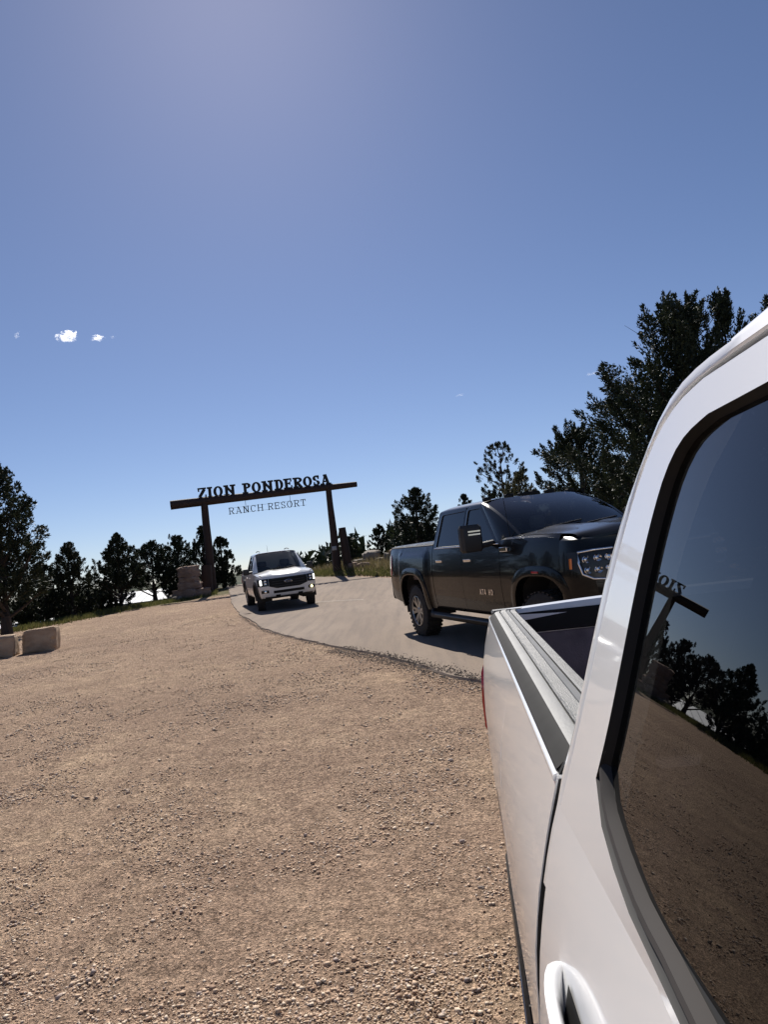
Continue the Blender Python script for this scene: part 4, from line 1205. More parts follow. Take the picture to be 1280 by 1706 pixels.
    for t in (0, .15, .5, .85, 1.0):
        z = zcab + (zt - zcab) * t; x = cabr + (xrr - cabr) * t ** 1.2 + P.get('backx', 0)
        rows.append([(x, (Ybelt - P.get('backin', 0)) * v - k * (z - belt) * v, z) for v in lin(-1, 1, 9)])
    rows.insert(0, [(cabr + P.get('backx', 0), (Y(cabr, .6) * .97 - P.get('backin', 0)) * v, .6) for v in lin(-1, 1, 9)])
    rows.append([roofpt(xrr, v) for v in lin(-1, 1, 9)])
    cb = bk.grid(rows).build('cab_back', pm, root, 30)
    rw = MB(); rw.grid([[(cabr + (xrr - cabr) * t ** 1.2 - .008, Yt * .82 * v, zcab + (zt - zcab) * t) for v in (-1, 1)] for t in (.12, .5, .92)])
    rw.build('rear_window', M['tint'], cb, 0)
    # windscreen, pillars
    xcw, dcw, zcw = P['cowl']
    Yc = P['ycowl']
    def ws(u, t, o=0):
        top = Vector(roofpt(xrf, u * .985)); top.x -= .07 * u * u - .02
        botm = Vector((xcw - dcw * u * u, Yc * u, zcw - .02 * u * u))
        p = botm.lerp(top, t); bul = .05 * math.sin(PI * t)
        return (p.x + bul * .7 + o * .6, p.y * (1 + .015 * math.sin(PI * t)), p.z + bul * .6 + o * .8)
    MB().grid([[ws(u, t) for t in lin(.02, .985, 9)] for u in lin(-.955, .955, 17)]).build('windscreen', M['wind'], root, 60)
    def pil():
        mb = MB(); rows = []
        for t in lin(-.02, 1.0, 9):
            a = ws(.95, t, .004); b = ws(1.0, t, .012)
            zz = belt + (zt - belt) * t; xx = (A - .02) + (P['At'] - A + .02) * t
            c = Yg(xx + .02, zz, .004); d = Yg(xx - .005, zz, .0)
            m_ = tuple((b[i] * .5 + c[i] * .5) for i in range(3))
            rows.append([(a[0] - .02, a[1], a[2] - .02), a, b, (m_[0], m_[1] + .008, m_[2] + .004), c, d, (d[0], d[1] - .03, d[2])])
        return mb.grid(rows)
    both('windscreen_pillar', pil, P.get('pilmat', pm))
    # hood
    xh = P['xhood']; hz = P['hoodz']; yh = P['yhood']
    def hood(x, v, o=0):
        t = (x - (xcw - dcw)) / (xh - (xcw - dcw))
        z = hz(x)
        a = abs(v)
        z -= P.get('hoodcrown', .05) * a ** 3
        for (c, w_, h_) in P.get('bulge', []):
            z += h_ * math.exp(-((a - c) / w_) ** 2) * (1 - .4 * t)
        lip = max(0, (t - .9) / .1); z -= .035 * lip ** 2
        return (x - P.get('hoodnose', .12) * a ** 2.5 * max(0, (t - .62) / .38) ** 2 - 0, v * (yh(x)), z + o)
    xs = lin(0, 1, 22)
    rows = []
    for t in xs:
        row = []
        for v in lin(-1, 1, 37):
            x0 = xcw - dcw * v * v + .02
            row.append(hood(x0 + (xh - x0) * t, v))
        rows.append(row)
    rows.append([(p[0] + .004, p[1], p[2] - .04) for p in rows[-1]])
    hd = MB().grid(rows).build('hood', pm, root, 30)
    MB().grid([[(xcw - dcw * u * u - .10, Yc * u, zcw - .02), (xcw - dcw * u * u + .07, Yc * u * 1.02, zcw - .02)] for u in lin(-1, 1, 13)]).build('cowl', M['plastic'], root, 60)
    for s2, u0, u1 in ((1, .08, .75), (2, -.62, .05)):
        pts = [ws(u0 + (u1 - u0) * t, .02 + .085 * t, .02) for t in lin(0, 1, 7)]
        MB().tube(pts, .012, 6).build('wiper', M['trim'], root)
    # fascia surface
    nf = P.get('nf', 3.4); fpr = curve(P['fprof'])
    def front(y, z, o=0):
        Yf = Y(xf1, z); q_ = min(1, abs(y) / Yf)
        return (xf1 + (nose - xf1 + fpr(z)) * (1 - q_ ** nf) ** (1 / nf) + o, y * (1 + o * .6), z)
    ft1 = ft(xf1)
    def ycols(a, b, n):
        return [a + (b - a) * (.5 - .5 * math.cos(PI * t)) for t in lin(0, 1, n)]
    def fasc(z0, z1, n=12):
        mb = MB(); rows = []
        for t in np.linspace(-PI / 2, PI / 2, 61):
            e = math.copysign(abs(math.sin(t)) ** .6, math.sin(t))
            row = []
            for j in range(n + 1):
                z = z0 + (z1 - z0) * j / n
                row.append(front(e * Y(xf1, z), z))
            rows.append(row)
        return mb.grid(rows)
    fasc(P['fz'][0], P['fz'][1], 16).build('front_fascia', pm, root, 40)
    both('fender_top', lambda: MB().grid([[(x, Y(x, ft(x)) - .001, ft(x) - .002), (x, (Y(x, ft(x)) + yh(x)) / 2, max(ft(x), hood(x, 1)[2] - .012) + .006), (x, yh(x) + .004, hood(x, 1)[2] - .006), (x, yh(x) - .01, hood(x, 1)[2] - .03)] for x in lin(A + g, xf1, 22)]), pm, fe)
    # upper front edge closing to the hood
    rows = []
    for t in np.linspace(-PI / 2, PI / 2, 81):
        e = math.copysign(abs(math.sin(t)) ** .6, math.sin(t))
        z = P['fz'][1]; a = front(e * Y(xf1, z), z)
        ae = abs(e); hp = hood(xh, e / .78) if ae <= .78 else hood(xh + (xf1 - xh) * (ae - .78) / .22, math.copysign(1, e))
        rows.append([a, ((a[0] * .5 + hp[0] * .5), (a[1] + hp[1]) / 2, max(a[2], min(hp[2], a[2] * .4 + hp[2] * .6)) - .012), (hp[0] - .02, hp[1], hp[2] - .03)])
    MB().grid(rows).build('header_panel', pm, root, 40)
    # underbody, wells, cab interior
    ub = MB(); ub.box(tail + .15, nose - .25, -.55, .55, zr - .02, zr + .16)
    ub.box(tail + .1, bedf - .05, -Yb(0, .8) + .25, Yb(0, .8) - .25, zr + .1, zr + .3)
    ub.box(cabr + .03, A + .1, -Y(B, .5) + .07, Y(B, .5) - .07, zr + .02, zr + .13)
    ub.box(A, nose - .3, -Y(B, .5) + .45, Y(B, .5) - .45, zr + .1, ft(A) - .2)
    ub.tube([(0, -.85, r), (0, .85, r)], .06, 8); ub.tube([(wb, -.85, r), (wb, .85, r)], .05, 8)
    ub.lathe_y([(.001, -.14), (.13, -.12), (.17, 0), (.13, .12), (.001, .14)], (0, 0, r), 16)
    ub.build('underbody', M['under'], root, 0)
    for xc in (0, wb):
        def well():
            mb = MB(); Yo = Y(xc, .9) - .025
            rows = [[(xc + (Rr + .015) * math.copysign(abs(math.cos(t)) ** (2 / pn), math.cos(t)), y, az - .12 + (Rr + .13) * abs(math.sin(t)) ** (2 / pn)) for y in (Yo - .42, Yo)] for t in lin(0, PI, 25)]
            mb.grid(rows); mb.add([rw_[0] for rw_ in rows], [tuple(range(25))]); return mb
        both('wheel_well', well, M['under'])
    it = MB()
    it.box(A - .35, A + .12, -Ybelt + .1, Ybelt - .1, .75, belt - .03, .05)
    it.build('dashboard', M['seat'], root, 30)
    for xs_ in (B - .25 + .1, P['dr'] + .2):
        for ys_ in (-.4, .4):
            s_ = MB(); s_.box(xs_, xs_ + .5, ys_ - .26, ys_ + .26, .75, .95, .06); s_.box(xs_ - .12, xs_ + .06, ys_ - .25, ys_ + .25, .9, belt + .12, .06); s_.box(xs_ - .1, xs_ + .02, ys_ - .13, ys_ + .13, belt + .14, belt + .33, .05)
            s_.build('seat', M['seat'], root, 30)
    sw = MB(); sw.tube([(A - .45 - .05 * math.sin(t), .4 + .18 * math.cos(t), belt - .02 + .17 * math.sin(t)) for t in lin(0, 2 * PI, 20)], .015, 6); sw.build('steering_wheel', M['trim'], root)
    # bed: floor, inner walls, rails, tailgate
    bz_ = P['bedz']; rw_ = P['railw']
    fl = MB(); fl.box(tail + .06, bedf - .01, -Yb(0, rail) + rw_, Yb(0, rail) - rw_, bz_ - .03, bz_); fl.build('bed_floor', M['liner'], root, 0)
    both('bed_inner_wall', lambda: MB().box(tail + .05, bedf - .012, Yb(0, rail) - rw_ - .012, Yb(0, rail) - rw_ + .02, bz_, rail - .02), M['liner'], root, 0)
    MB().box(bedf - .05, bedf - .006, -Yb(0, rail) + .03, Yb(0, rail) - .03, bz_, rail - .004).build('bed_front_wall', M['liner'], root, 0)
    if 'rails' in P: P['rails'](both, Yb, bedf)
    else:
        both('bed_rail', lambda: MB().grid([[(x, Yb(x, rail) + dy, rail + dz) for (dy, dz) in ((.004, -.03), (.006, .0), (-.01, .014), (-rw_, .014), (-rw_ - .014, -.03))] for x in lin(tail + .02, bedf - .005, 12)]), P.get('railmat', M['plastic']))
    tg = MB(); yw = Yb(tail, rail) - .07
    prof_t = [(tail + .05, bz_ - .06), (tail + .01, bz_), (tail, (bz_ + rail) / 2), (tail + .004, rail - .06), (tail + .0, rail + .005), (tail + .02, rail + .028), (tail + .075, rail + .022), (tail + .085, rail - .02), (tail + .07, rail - .06), (tail + .07, bz_)]
    rows = []
    for v in lin(-1, 1, 21):
        rows.append([(x + .035 * v * v * (1 if i < 6 else .3), v * yw, z + (.018 * (1 - v * v) if z > rail - .03 else 0)) for i, (x, z) in enumerate(prof_t)])
    tgo = tg.grid(rows).build('tailgate', pm, root, 40)
    MB().box(tail + .0705, tail + .080, -yw + .04, yw - .04, bz_ + .01, rail - .09, .004).build('tailgate_liner', M['liner'], tgo, 0)
    MB().box(tail + .0705, tail + .090, -yw + .02, yw - .02, rail - .085, rail + .006, .003).build('tailgate_top_shade', M['trim'], tgo, 0)  # black band paints the shadow under the tailgate's top edge
    MB().box(tail - .012, tail + .02, -.14, .14, rail - .16, rail - .09, .01).build('tailgate_handle', M['trim'], tgo, 0)
    for sg in (-1, 1): # tail lamps wrap the rear corners
        z0, z1 = P['tail_lamp']
        lx = P.get('lampx', .09)
        mb = MB(); rows = []
        for j in range(9):
            z = z0 + (z1 - z0) * j / 8; tap = 1 - .35 * abs(2 * j / 8 - 1) ** 3
            e = .010 if 0 < j < 8 else -.004
            rows.append([(tail + lx * tap, Yb(tail + lx, z) - .003, z), (tail + lx * tap * .92, Yb(tail + lx * .9, z) + e, z), (tail + .02, Yb(tail, z) + e, z), (tail - e * .8, Yb(tail, z) - .02, z), (tail - e, Yb(tail, z) - .11, z), (tail + .01, Yb(tail, z) - .115, z)])
        mb.grid(rows); (mb if sg > 0 else mb.mirror()).build('tail_lamp', M['red'], root, 40)
        mb = MB(); mb.grid([[(tail + .012, Yb(tail, z) - .001, z), (tail + .002, Yb(tail, z) - .02, z), (tail + .002, Yb(tail, z) - .10, z), (tail + .05, Yb(tail, z) - .11, z)] for z in lin(zr + .1, rail, 12)]); (mb if sg > 0 else mb.mirror()).build('rear_corner', pm, root, 0)
    bz0 = P.get('bumpz', .55)
    rb = MB(); rows = []
    for v in lin(-1, 1, 25):
        yb_ = v * (Yb(tail, .8) - .01); xx = tail - .13 + .10 * abs(v) ** 4
        rows.append([(xx + .13, yb_, bz0), (xx + .03, yb_, bz0 + .01), (xx, yb_, bz0 + .07), (xx, yb_, bz0 + .19), (xx + .04, yb_, bz0 + .22), (xx + .15, yb_, bz0 + .22)])
    rb.grid(rows).build('rear_bumper', P.get('bumpmat', pm), root, 40)
    # wheels
    for xc, st in ((0, 0), (wb, P.get('steer', 0))):
        for sg in (-1, 1):
            wheel(root, xc, sg * (P['track'] / 2), r, P['tw'], P['rimr'], sg, P['style'], st)
    # handles and mirrors
    for xh_, par in ((P['dr'] + .10, rd), (B + .10, fd)):
        def hn():
            mb = MB(); z = P['handz']; rows = []; n = 24; hw = P.get('handw', .02)
            for t in lin(0, 1, n):
                x = xh_ + P.get('handl', .22) * t; e_ = (1 - abs(2 * t - 1) ** 5)
                o = .012 + P.get('hando', .026) * e_; h2 = hw * (.6 + .4 * (1 - abs(2 * t - 1) ** 16))
                yy = Y(x, z) + o - .012
                rows.append([(x, yy + .0065 * math.copysign(abs(math.cos(a)) ** .6, math.cos(a)) + .003 * math.sin(a), z + h2 * math.copysign(abs(math.sin(a)) ** .5, math.sin(a))) for a in [2 * PI * q / 16 for q in range(16)]])
            mb.grid(rows, closev=True); mb.add(rows[0], [tuple(range(16))]); mb.add(rows[-1], [tuple(range(15, -1, -1))])
            return mb
        both('door_handle', hn, P.get('handmat', pm), par)
    mx, mw, mh0, mh1, ml = P['mirror']
    def mir():
        mb = MB(); y0 = Ybelt - .02
        mb.box(mx - .02, mx + .11, y0 + mw[0], y0 + mw[1], mh0, mh1, .035)
        mb.tube([(mx + .05, y0, belt + .03), (mx + .05, y0 + mw[0] + .05, mh0 + .07)], .04, 8)
        return mb
    mo = both('door_mirror', mir, M['plastic'] if P['style'] != 'own' else pm, fd)
    return dict(side=side, bside=bside, front=front, hood=hood, both=both, Yg=Yg, Y=Y, Yb=Yb, ws=ws, roofpt=roofpt, fd=fd, rd=rd, fe=fe, beds=beds, hood_o=hd, roof_o=rf, mirrors=mo, root=root)

def patch(fn, us, vb, vt, rows=4, o=.006, flange=.02):
    return colpanel(MB(), us, vb, vt, rows, fn, o, flange)

def set_on_ground(x, y, yaw, wb, zf):
    """empty at the rear axle, tilted to the slope under the wheels"""
    h = Vector((math.cos(yaw), math.sin(yaw), 0)); l = Vector((-h.y, h.x, 0))
    z = lambda a, b: zf(x + h.x * a + l.x * b, y + h.y * a + l.y * b)
    zr_ = (z(0, .8) + z(0, -.8)) / 2; zf_ = (z(wb, .8) + z(wb, -.8)) / 2
    X = (h * wb + Vector((0, 0, zf_ - zr_))).normalized()
    Yv = (l * 1.6 + Vector((0, 0, (z(0, .8) + z(wb, .8) - z(0, -.8) - z(wb, -.8)) / 2))).normalized()
    Z = X.cross(Yv).normalized(); Yv = Z.cross(X)
    return Matrix(((X.x, Yv.x, Z.x), (X.y, Yv.y, Z.y), (X.z, Yv.z, Z.z))).to_euler(), zr_

# ---- dark heavy-duty pickup
gm = empty('dark_pickup')
e, z = set_on_ground(1.34, 12.45, R(-71.7), 4.04, RZ)
gm.location = (1.34, 12.45, z - .004); gm.rotation_euler = e
tag(gm, 'glossy black heavy-duty crew cab pickup with towing mirrors on the road', 'pickup truck')
GP = dict(style='gmc', wb=4.04, tail=-1.25, nose=5.06, r=.425, tw=.29, rimr=.255, track=1.76,
          prof=[(.4, .93), (.55, .985), (.8, 1.015), (1.0, 1.02), (1.2, 1.005), (1.34, .985), (1.42, .968), (1.5, .94)],
          belt=1.42, rail=1.49, roofp=6.0, roofend=.2, roof=2.05, ztop=1.965, tumble=.30, rocker=.50, cabr=.88, dr=.95, drt=1.02, B=1.98, A=3.16, At=2.46, bl=0,
          xf1=4.50, arch=.56, archp=3.0, archz=.06, xplan=3.9, kplan=.10, ftop=curve([(3.0, 1.465), (3.4, 1.475), (4.2, 1.465), (4.50, 1.435)]), flare=(.10, .022), flaremat=M['black'],
          xrr=.98, xrf=2.50, cowl=(3.58, .16, 1.53), ycowl=.84, xhood=4.95, hoodz=curve([(3.0, 1.535), (3.5, 1.55), (4.2, 1.54), (4.7, 1.52), (4.95, 1.485)]), yhood=lambda x: .885 - .03 * max(0, x - 4.2), hoodcrown=.045, hoodnose=.16, bulge=[(.42, .2, .035)],
          fprof=[(.4, -.10), (.6, 0), (.9, .02), (1.2, .0), (1.35, -.05)], fz=(.48, 1.405), nf=2.9, bedz=.95, railw=.09, tail_lamp=(.98, 1.4), lampx=.11, chromebelt=True, handz=1.235, handmat=M['chrome'],
          mirror=(2.90, (.16, .46), 1.36, 1.71, 0), haunch=(.04, .72, 1.40), railmat=M['plastic'], bumpmat=M['black'], bumpz=.58, sideglass=M['tint'], steer=R(8))
G = pickup(gm, GP, M['black'])
both = G['both']
MB().grid([[(x, v * (G['Yb'](0, 1.49) - .03), 1.508 + .02 * (1 - v ** 4)) for v in lin(-1, 1, 13)] for x in lin(-1.2, .83, 8)]).build('bed_cover', simple('tonneau', (.05, .05, .05), .25, coat=.6), gm, 40)
def step_board():
    mb = MB(); mb.tube([(.72, 1.0, .46), (.82, 1.06, .42), (3.2, 1.06, .42), (3.3, 1.0, .46)], .05, 10); return mb
both('side_step', step_board, M['trim'])
both('step_trim', lambda: MB().tube([(1.0, 1.105, .435), (3.0, 1.105, .435)], .012, 6), M['rimdark'])
fr = G['front']
# headlamps: dark bowl, projector cells, bright C frame, amber marker
for sg in (-1, 1):
    S = lambda mb: mb if sg > 0 else mb.mirror()
    fq = lambda q_, z, o: fr(q_ * G['Y'](GP['xf1'], z), z, o)
    hl = S(patch(fq, lin(.62, .993, 20), lambda y: .985 + .10 * max(0, (y - .8) / .18) ** 2, lambda y: 1.275, 6, .004, .03)).build('headlamp', simple('lamp_bowl', (.03, .03, .032), .2, .5), gm, 40)
    for i, (yy, zz) in enumerate(((.68, 1.2), (.78, 1.2), (.87, 1.19), (.69, 1.09), (.79, 1.08), (.87, 1.08))):
        c = fr(yy, zz, .012); mb = MB()
        rows = [[(c[0] + dx, c[1] + rr * 1.2 * math.cos(t), c[2] + rr * math.sin(t)) for t in lin(0, 2 * PI, 13)[:-1]] for rr, dx in ((.04, 0), (.037, .014), (.022, .004), (.001, .012))]
        S(mb.grid(rows, closev=True)).build('lamp_cell', M['chrome'], hl, 40)
    fp = [fr(.60, .985, .02), fr(.72, .975, .022), fr(.84, .99, .022), fq(.925, 1.04, .02), fq(.945, 1.16, .02), fq(.945, 1.27, .02), fr(.8, 1.285, .022), fr(.62, 1.285, .022)]
    S(MB().tube(fp, .014, 8)).build('light_guide', M['chrome'], hl, 60)
    S(patch(fq, lin(.979, .988, 5), lambda y: 1.10, lambda y: 1.21, 4, .008, .02)).build('marker_lamp', M['amber'], hl, 40)
gr = patch(lambda y, z, o: fr(y, z, o), lin(-.58, .58, 24), lambda y: .8, lambda y: 1.27, 6, .006, .04).build('grille', M['trim'], gm, 40)
for i in range(5):
    z = .86 + .085 * i
    MB().tube([fr(y, z, .02) for y in lin(-.56, .56, 15)], .014, 6).build('grille_bar', M['plastic'], gr, 60)
MB().tube([fr(y, .8 if i else 1.27, .02) for i in (0,) for y in lin(-.6, .6, 15)], .022, 8).build('grille_frame', M['chrome'], gr, 60)
wdl = {'A': .8, 'T': .7, '4': .7, 'H': .8, 'D': .8}
def put_word(txt, size, o, ax, ay, dn, parent, t=.18, gap=.16, mt='chrome', wd=wdl, sp=.35):
    word(txt, wd, size, gap, t, False, parent, 'badge_letter', M[mt], o, ax, ay, dn, .004, sp)
yb0 = G['Y'](2.7, .80)
put_word('AT4', .075, (2.52, -(yb0 + .010), .775), (1, 0, 0), (0, 0, 1), (0, 1, 0), G['fd'][0], .2)
put_word('HD', .075, (2.78, -(yb0 + .010), .775), (1, 0, 0), (0, 0, 1), (0, 1, 0), G['fd'][0], .2)
for (bx0, w_) in ((.0, .16), (.3, .06), (-.3, .06), (.62, .05), (-.62, .05)):   # roof marker lights
    p = G['roofpt'](2.36, bx0 / .75)
    MB().box(p[0] - .06, p[0] + .04, p[1] - w_, p[1] + w_, p[2] - .01, p[2] + .042, .012).build('roof_marker', M['trim'], G['roof_o'], 30)
mb = MB(); p = G['roofpt'](2.1, .25)
mb.box(p[0] - .1, p[0] + .08, p[1] - .03, p[1] + .03, p[2] - .01, p[2] + .06, .025); mb.build('roof_aerial', M['trim'], G['roof_o'], 30)
MB().tube([(3.34, -.9, 1.40), (3.30, -.895, 1.75), (3.18, -.87, 2.25)], [.006, .004, .0025], 5).build('whip_aerial', M['trim'], gm)
for o in G['mirrors']:
    sg = -1 if o.data.vertices[0].co.y < 0 else 1
    for zz in (1.575, 1.615):
        mb = MB(); yb_ = .965 - .02 + .18; mb.box(2.90 + .105, 2.90 + .115, sg * (yb_ + .02) - .0, sg * (yb_ + .19), zz, zz + .018) if sg > 0 else mb.box(2.90 + .105, 2.90 + .115, -(yb_ + .19), -(yb_ + .02), zz, zz + .018)
        mb.build('mirror_lamp', M['chrome'], o, 0)
# fender vent badge
MB().box(3.2, 3.4, -1.012, -.985, 1.33, 1.385, .008).build('fender_badge', M['chrome'], G['fe'][0], 30)
MB().box(4.0, 4.14, -1.05, -1.03, 1.065, 1.085, .004).build('side_marker', M['red'], G['fe'][0], 0)

# ---- white mid-size pickup driving through the gate
ra = empty('white_pickup')
e, z = set_on_ground(-4.42, 26.58, R(-73.2), 3.27, RZ)
ra.location = (-4.42, 26.58, z - .004); ra.rotation_euler = e
tag(ra, 'white mid-size crew cab pickup with lit lamps, coming from the gate', 'pickup truck')
RPm = dict(style='ranger', wb=3.27, tail=-1.17, nose=4.18, r=.385, tw=.26, rimr=.225, track=1.60,
           prof=[(.35, .86), (.5, .92), (.75, .95), (.95, .945), (1.08, .925), (1.18, .90), (1.26, .88)],
           belt=1.20, rail=1.27, roofp=4.5, roofend=.25, roof=1.855, ztop=1.77, tumble=.34, rocker=.40, cabr=.66, dr=.73, drt=.86, B=1.60, A=2.58, At=1.86, bl=0,
           xf1=3.78, arch=.47, archp=2.3, archz=.03, xplan=3.2, kplan=.14, ftop=curve([(2.5, 1.17), (3.2, 1.155), (3.78, 1.10)]), flare=(.075, .02),
           xrr=.74, xrf=1.92, cowl=(2.82, .26, 1.225), ycowl=.76, xhood=4.03, hoodz=curve([(2.5, 1.22), (3.0, 1.245), (3.6, 1.21), (4.03, 1.125)]), yhood=lambda x: .80 - .04 * max(0, x - 3.3), hoodcrown=.05, hoodnose=.14, bulge=[(.55, .18, .03)],
           fprof=[(.35, -.12), (.5, 0), (.75, .02), (.95, .0), (1.1, -.06)], fz=(.42, 1.09), nf=3.4, bedz=.78, railw=.08, tail_lamp=(.78, 1.15), handz=1.03,
           mirror=(2.28, (.10, .30), 1.16, 1.36, 0), bumpmat=M['trim'], bumpz=.45, pilmat=M['white_far'], steer=R(-6))
Q = pickup(ra, RPm, M['white_far'])
fr2 = Q['front']
gr = patch(fr2, lin(-.60, .60, 30), lambda y: .70 + .075 * max(0, (abs(y) - .36) / .24), lambda y: 1.015, 6, .008, .05).build('grille', M['trim'], ra, 40)
for i in range(4):
    z = .76 + .075 * i
    MB().tube([fr2(y, z, .016) for y in lin(-.5, .5, 13)], .010, 6).build('grille_bar', M['plastic'], gr, 60)
em = MB(); rows = []
c = fr2(0, .885, .03)
for rr, dx in ((1.0, 0), (1.0, .02), (.86, .028), (.82, .018)):
    rows.append([(c[0] + dx, .125 * rr * math.cos(t), c[2] + .052 * rr * math.sin(t)) for t in lin(0, 2 * PI, 29)[:-1]])
em.grid(rows, closev=True); emb = em.build('emblem', M['chrome'], gr, 40)
MB().add([(c[0] + .019, .125 * .83 * math.cos(t), c[2] + .052 * .83 * math.sin(t)) for t in lin(0, 2 * PI, 29)[:-1]], [tuple(range(28))]).build('emblem_face', simple('emblem_blue', (.012, .03, .09), .25, coat=1), emb, 0)
word('Ford', {'F': .7, 'o': .6, 'r': .5, 'd': .65}, .062, .1, .16, False, emb, 'emblem_letter', M['chrome'], (c[0] + .021, -.075, c[2] - .028), (0, 1, 0), (0, 0, 1), (1, 0, 0), .004)
for sg in (-1, 1):
    S = lambda mb: mb if sg > 0 else mb.mirror()
    hl = S(patch(fr2, [.61 + (.915 - .61) * t for t in lin(0, 1, 12)], lambda y: .79, lambda y: 1.02, 5, .006, .03)).build('headlamp', simple('lamp_housing', (.02, .02, .022), .15, .3), ra, 40)
    S(patch(fr2, lin(.81, .86, 4), lambda y: .83, lambda y: .99, 3, .02, .02)).build('running_light', M['drl'], hl, 40)
    for zz in (.87, .95):
        c = fr2(.70, zz, .02); rows = [[(c[0] + dx, c[1] + rr * math.cos(t), c[2] + rr * math.sin(t)) for t in lin(0, 2 * PI, 11)[:-1]] for rr, dx in ((.035, 0), (.03, .012), (.001, .006))]
        S(MB().grid(rows, closev=True)).build('lamp_cell', M['chrome'], hl, 40)
    fg = S(patch(fr2, lin(.62, .84, 8), lambda y: .575, lambda y: .665, 3, .008, .03)).build('fog_lamp_recess', M['trim'], ra, 40)
    c = fr2(.72, .62, .02); rows = [[(c[0] + dx, c[1] + rr * math.cos(t), c[2] + rr * math.sin(t)) for t in lin(0, 2 * PI, 15)[:-1]] for rr, dx in ((.04, -.01), (.037, .008), (.001, .014))]
    S(MB().grid(rows, closev=True)).build('fog_lamp', M['foglit'] if sg > 0 else M['chrome'], fg, 40)
    MB().tube([(x, sg * .50, 1.875 + .03 * math.sin(PI * (x - .8) / 1.1)) for x in lin(.85, 1.85, 10)], .014, 6).build('roof_rail', M['trim'], Q['roof_o'], 40)
    S(patch(fr2, lin(.28, .42, 4), lambda y: .43, lambda y: .50, 2, .02, .04)).build('tow_hook', M['trim'], ra, 40)
patch(fr2, lin(-.48, .48, 20), lambda y: .545, lambda y: .63, 3, .006, .05).build('lower_intake', M['trim'], ra, 40)
patch(fr2, lin(-.8, .8, 24), lambda y: .405, lambda y: .455, 2, .002, .06).build('skid_plate', M['plastic'], ra, 40)
MB().tube([(1.5, -.18, 1.85), (1.42, -.18, 2.08)], [.006, .003], 5).build('roof_aerial', M['trim'], Q['roof_o'])

# ---- the near white pickup the picture is taken from
ow = empty('near_white_pickup')
ax_a = Vector((math.sin(R(5.766)), math.cos(R(5.766)), 0)); ax_s = Vector((ax_a.y, -ax_a.x, 0))
A0, S0 = 2.25, 1.02
pos = ax_a * A0 + ax_s * S0
ow.location = (pos.x, pos.y, 0.0)
ow.rotation_euler = (0, 0, math.atan2(-ax_a.y, -ax_a.x))
tag(ow, 'dusty white long-bed pickup filling the right edge, seen along its side', 'pickup truck')
door_up = [(1.455, 1.312), (1.454, 1.36), (1.462, 1.417), (1.471, 1.461), (1.481, 1.523), (1.486, 1.583), (1.498, 1.643), (1.519, 1.706), (1.547, 1.753), (1.597, 1.782), (1.66, 1.789), (1.764, 1.789), (2.0, 1.789), (2.30, 1.789)]
cab_up = [(1.412, 1.312), (1.418, 1.36), (1.43, 1.417), (1.446, 1.461), (1.451, 1.524), (1.456, 1.583), (1.463, 1.64), (1.485, 1.695), (1.515, 1.74), (1.555, 1.785), (1.614, 1.806), (1.76, 1.806), (2.0, 1.806), (2.30, 1.806)]
# frame loops of the rear door above the belt: outer edge, window opening
Nn = (14, 22, 12, 12)
def loop4(a, b, c, d):
    return [tuple(p) for L, n in zip((a, b, c, d), Nn) for p in resample(L, n + 1)[:-1]]
dz_out = smooth_line([p for p in door_up if p[1] > 1.40][:9], 30)
out_rear = [(1.459, 1.397)] + [tuple(p) for p in dz_out]
OUT = loop4([(2.336, 1.397), (1.459, 1.397)], out_rear, [out_rear[-1], (2.336, 1.789)], [(2.336, 1.789), (2.336, 1.397)])
in_rear = smooth_line([(1.578, 1.462), (1.586, 1.50), (1.589, 1.561), (1.590, 1.623), (1.598, 1.684), (1.615, 1.728), (1.645, 1.748), (1.691, 1.755)], 30)
in_bot = smooth_line([(2.27, 1.403), (1.80, 1.405), (1.722, 1.409), (1.669, 1.420), (1.604, 1.438), (1.578, 1.462)], 24)
INN = loop4(in_bot, in_rear, [in_rear[-1], (2.27, 1.757)], [(2.27, 1.757), (2.27, 1.403)])
OP = dict(style='own', wb=3.98, tail=-1.115, nose=5.0, r=.40, tw=.28, rimr=.245, bedtaper=.012, track=1.722,
          prof=[(.40, .94), (.5, .965), (.67, .988), (.87, 1.000), (1.07, .997), (1.17, .990), (1.25, .9775), (1.30, .9645), (1.34, .952), (1.37, .9421), (1.385, .9371), (1.40, .932)],
          bprof=[(.40, .95), (.55, .985), (.7, 1.0), (.87, 1.006), (1.0, 1.006), (1.1, 1.0), (1.2, .988), (1.28, .970), (1.34, .952), (1.37, .942), (1.385, .937)],
          belt=1.40, rail=1.388, roof=1.875, ztop=1.806, tumble=.326, rocker=.42, cabr=1.41, cabbelt=1.312, dr=1.457, drt=1.6, B=2.34, A=3.38, At=2.8, bl=0,
          xf1=4.55, arch=.50, archp=2.4, archz=.04, xplan=4.0, kplan=.12, ktail=.06, ftop=curve([(3.3, 1.37), (4.55, 1.27)]), bedf=1.318, curl=.02, taper=lambda x: .0495 * min(.4, max(0., 1.78 - x)) if x > 1.386 else 0., backx=.07, backin=.10, roofround=.14,
          xrr=1.545, xrf=2.85, cowl=(3.7, .28, 1.42), ycowl=.80, xhood=4.9, hoodz=curve([(3.3, 1.41), (4.0, 1.42), (4.9, 1.28)]), yhood=lambda x: .86, bulge=[(.5, .2, .03)],
          fprof=[(.4, -.1), (.6, 0), (1.2, 0)], fz=(.45, 1.25), bedz=.86, railw=.118, tail_lamp=(.875, 1.19), lampx=.10, handz=1.285, handw=.019, handl=.34, hando=.017, rear_loops=(OUT, INN), mirror=(3.0, (.1, .36), 1.36, 1.62, 0), handmat=M['white'], roofp=5.0, gap=.007)
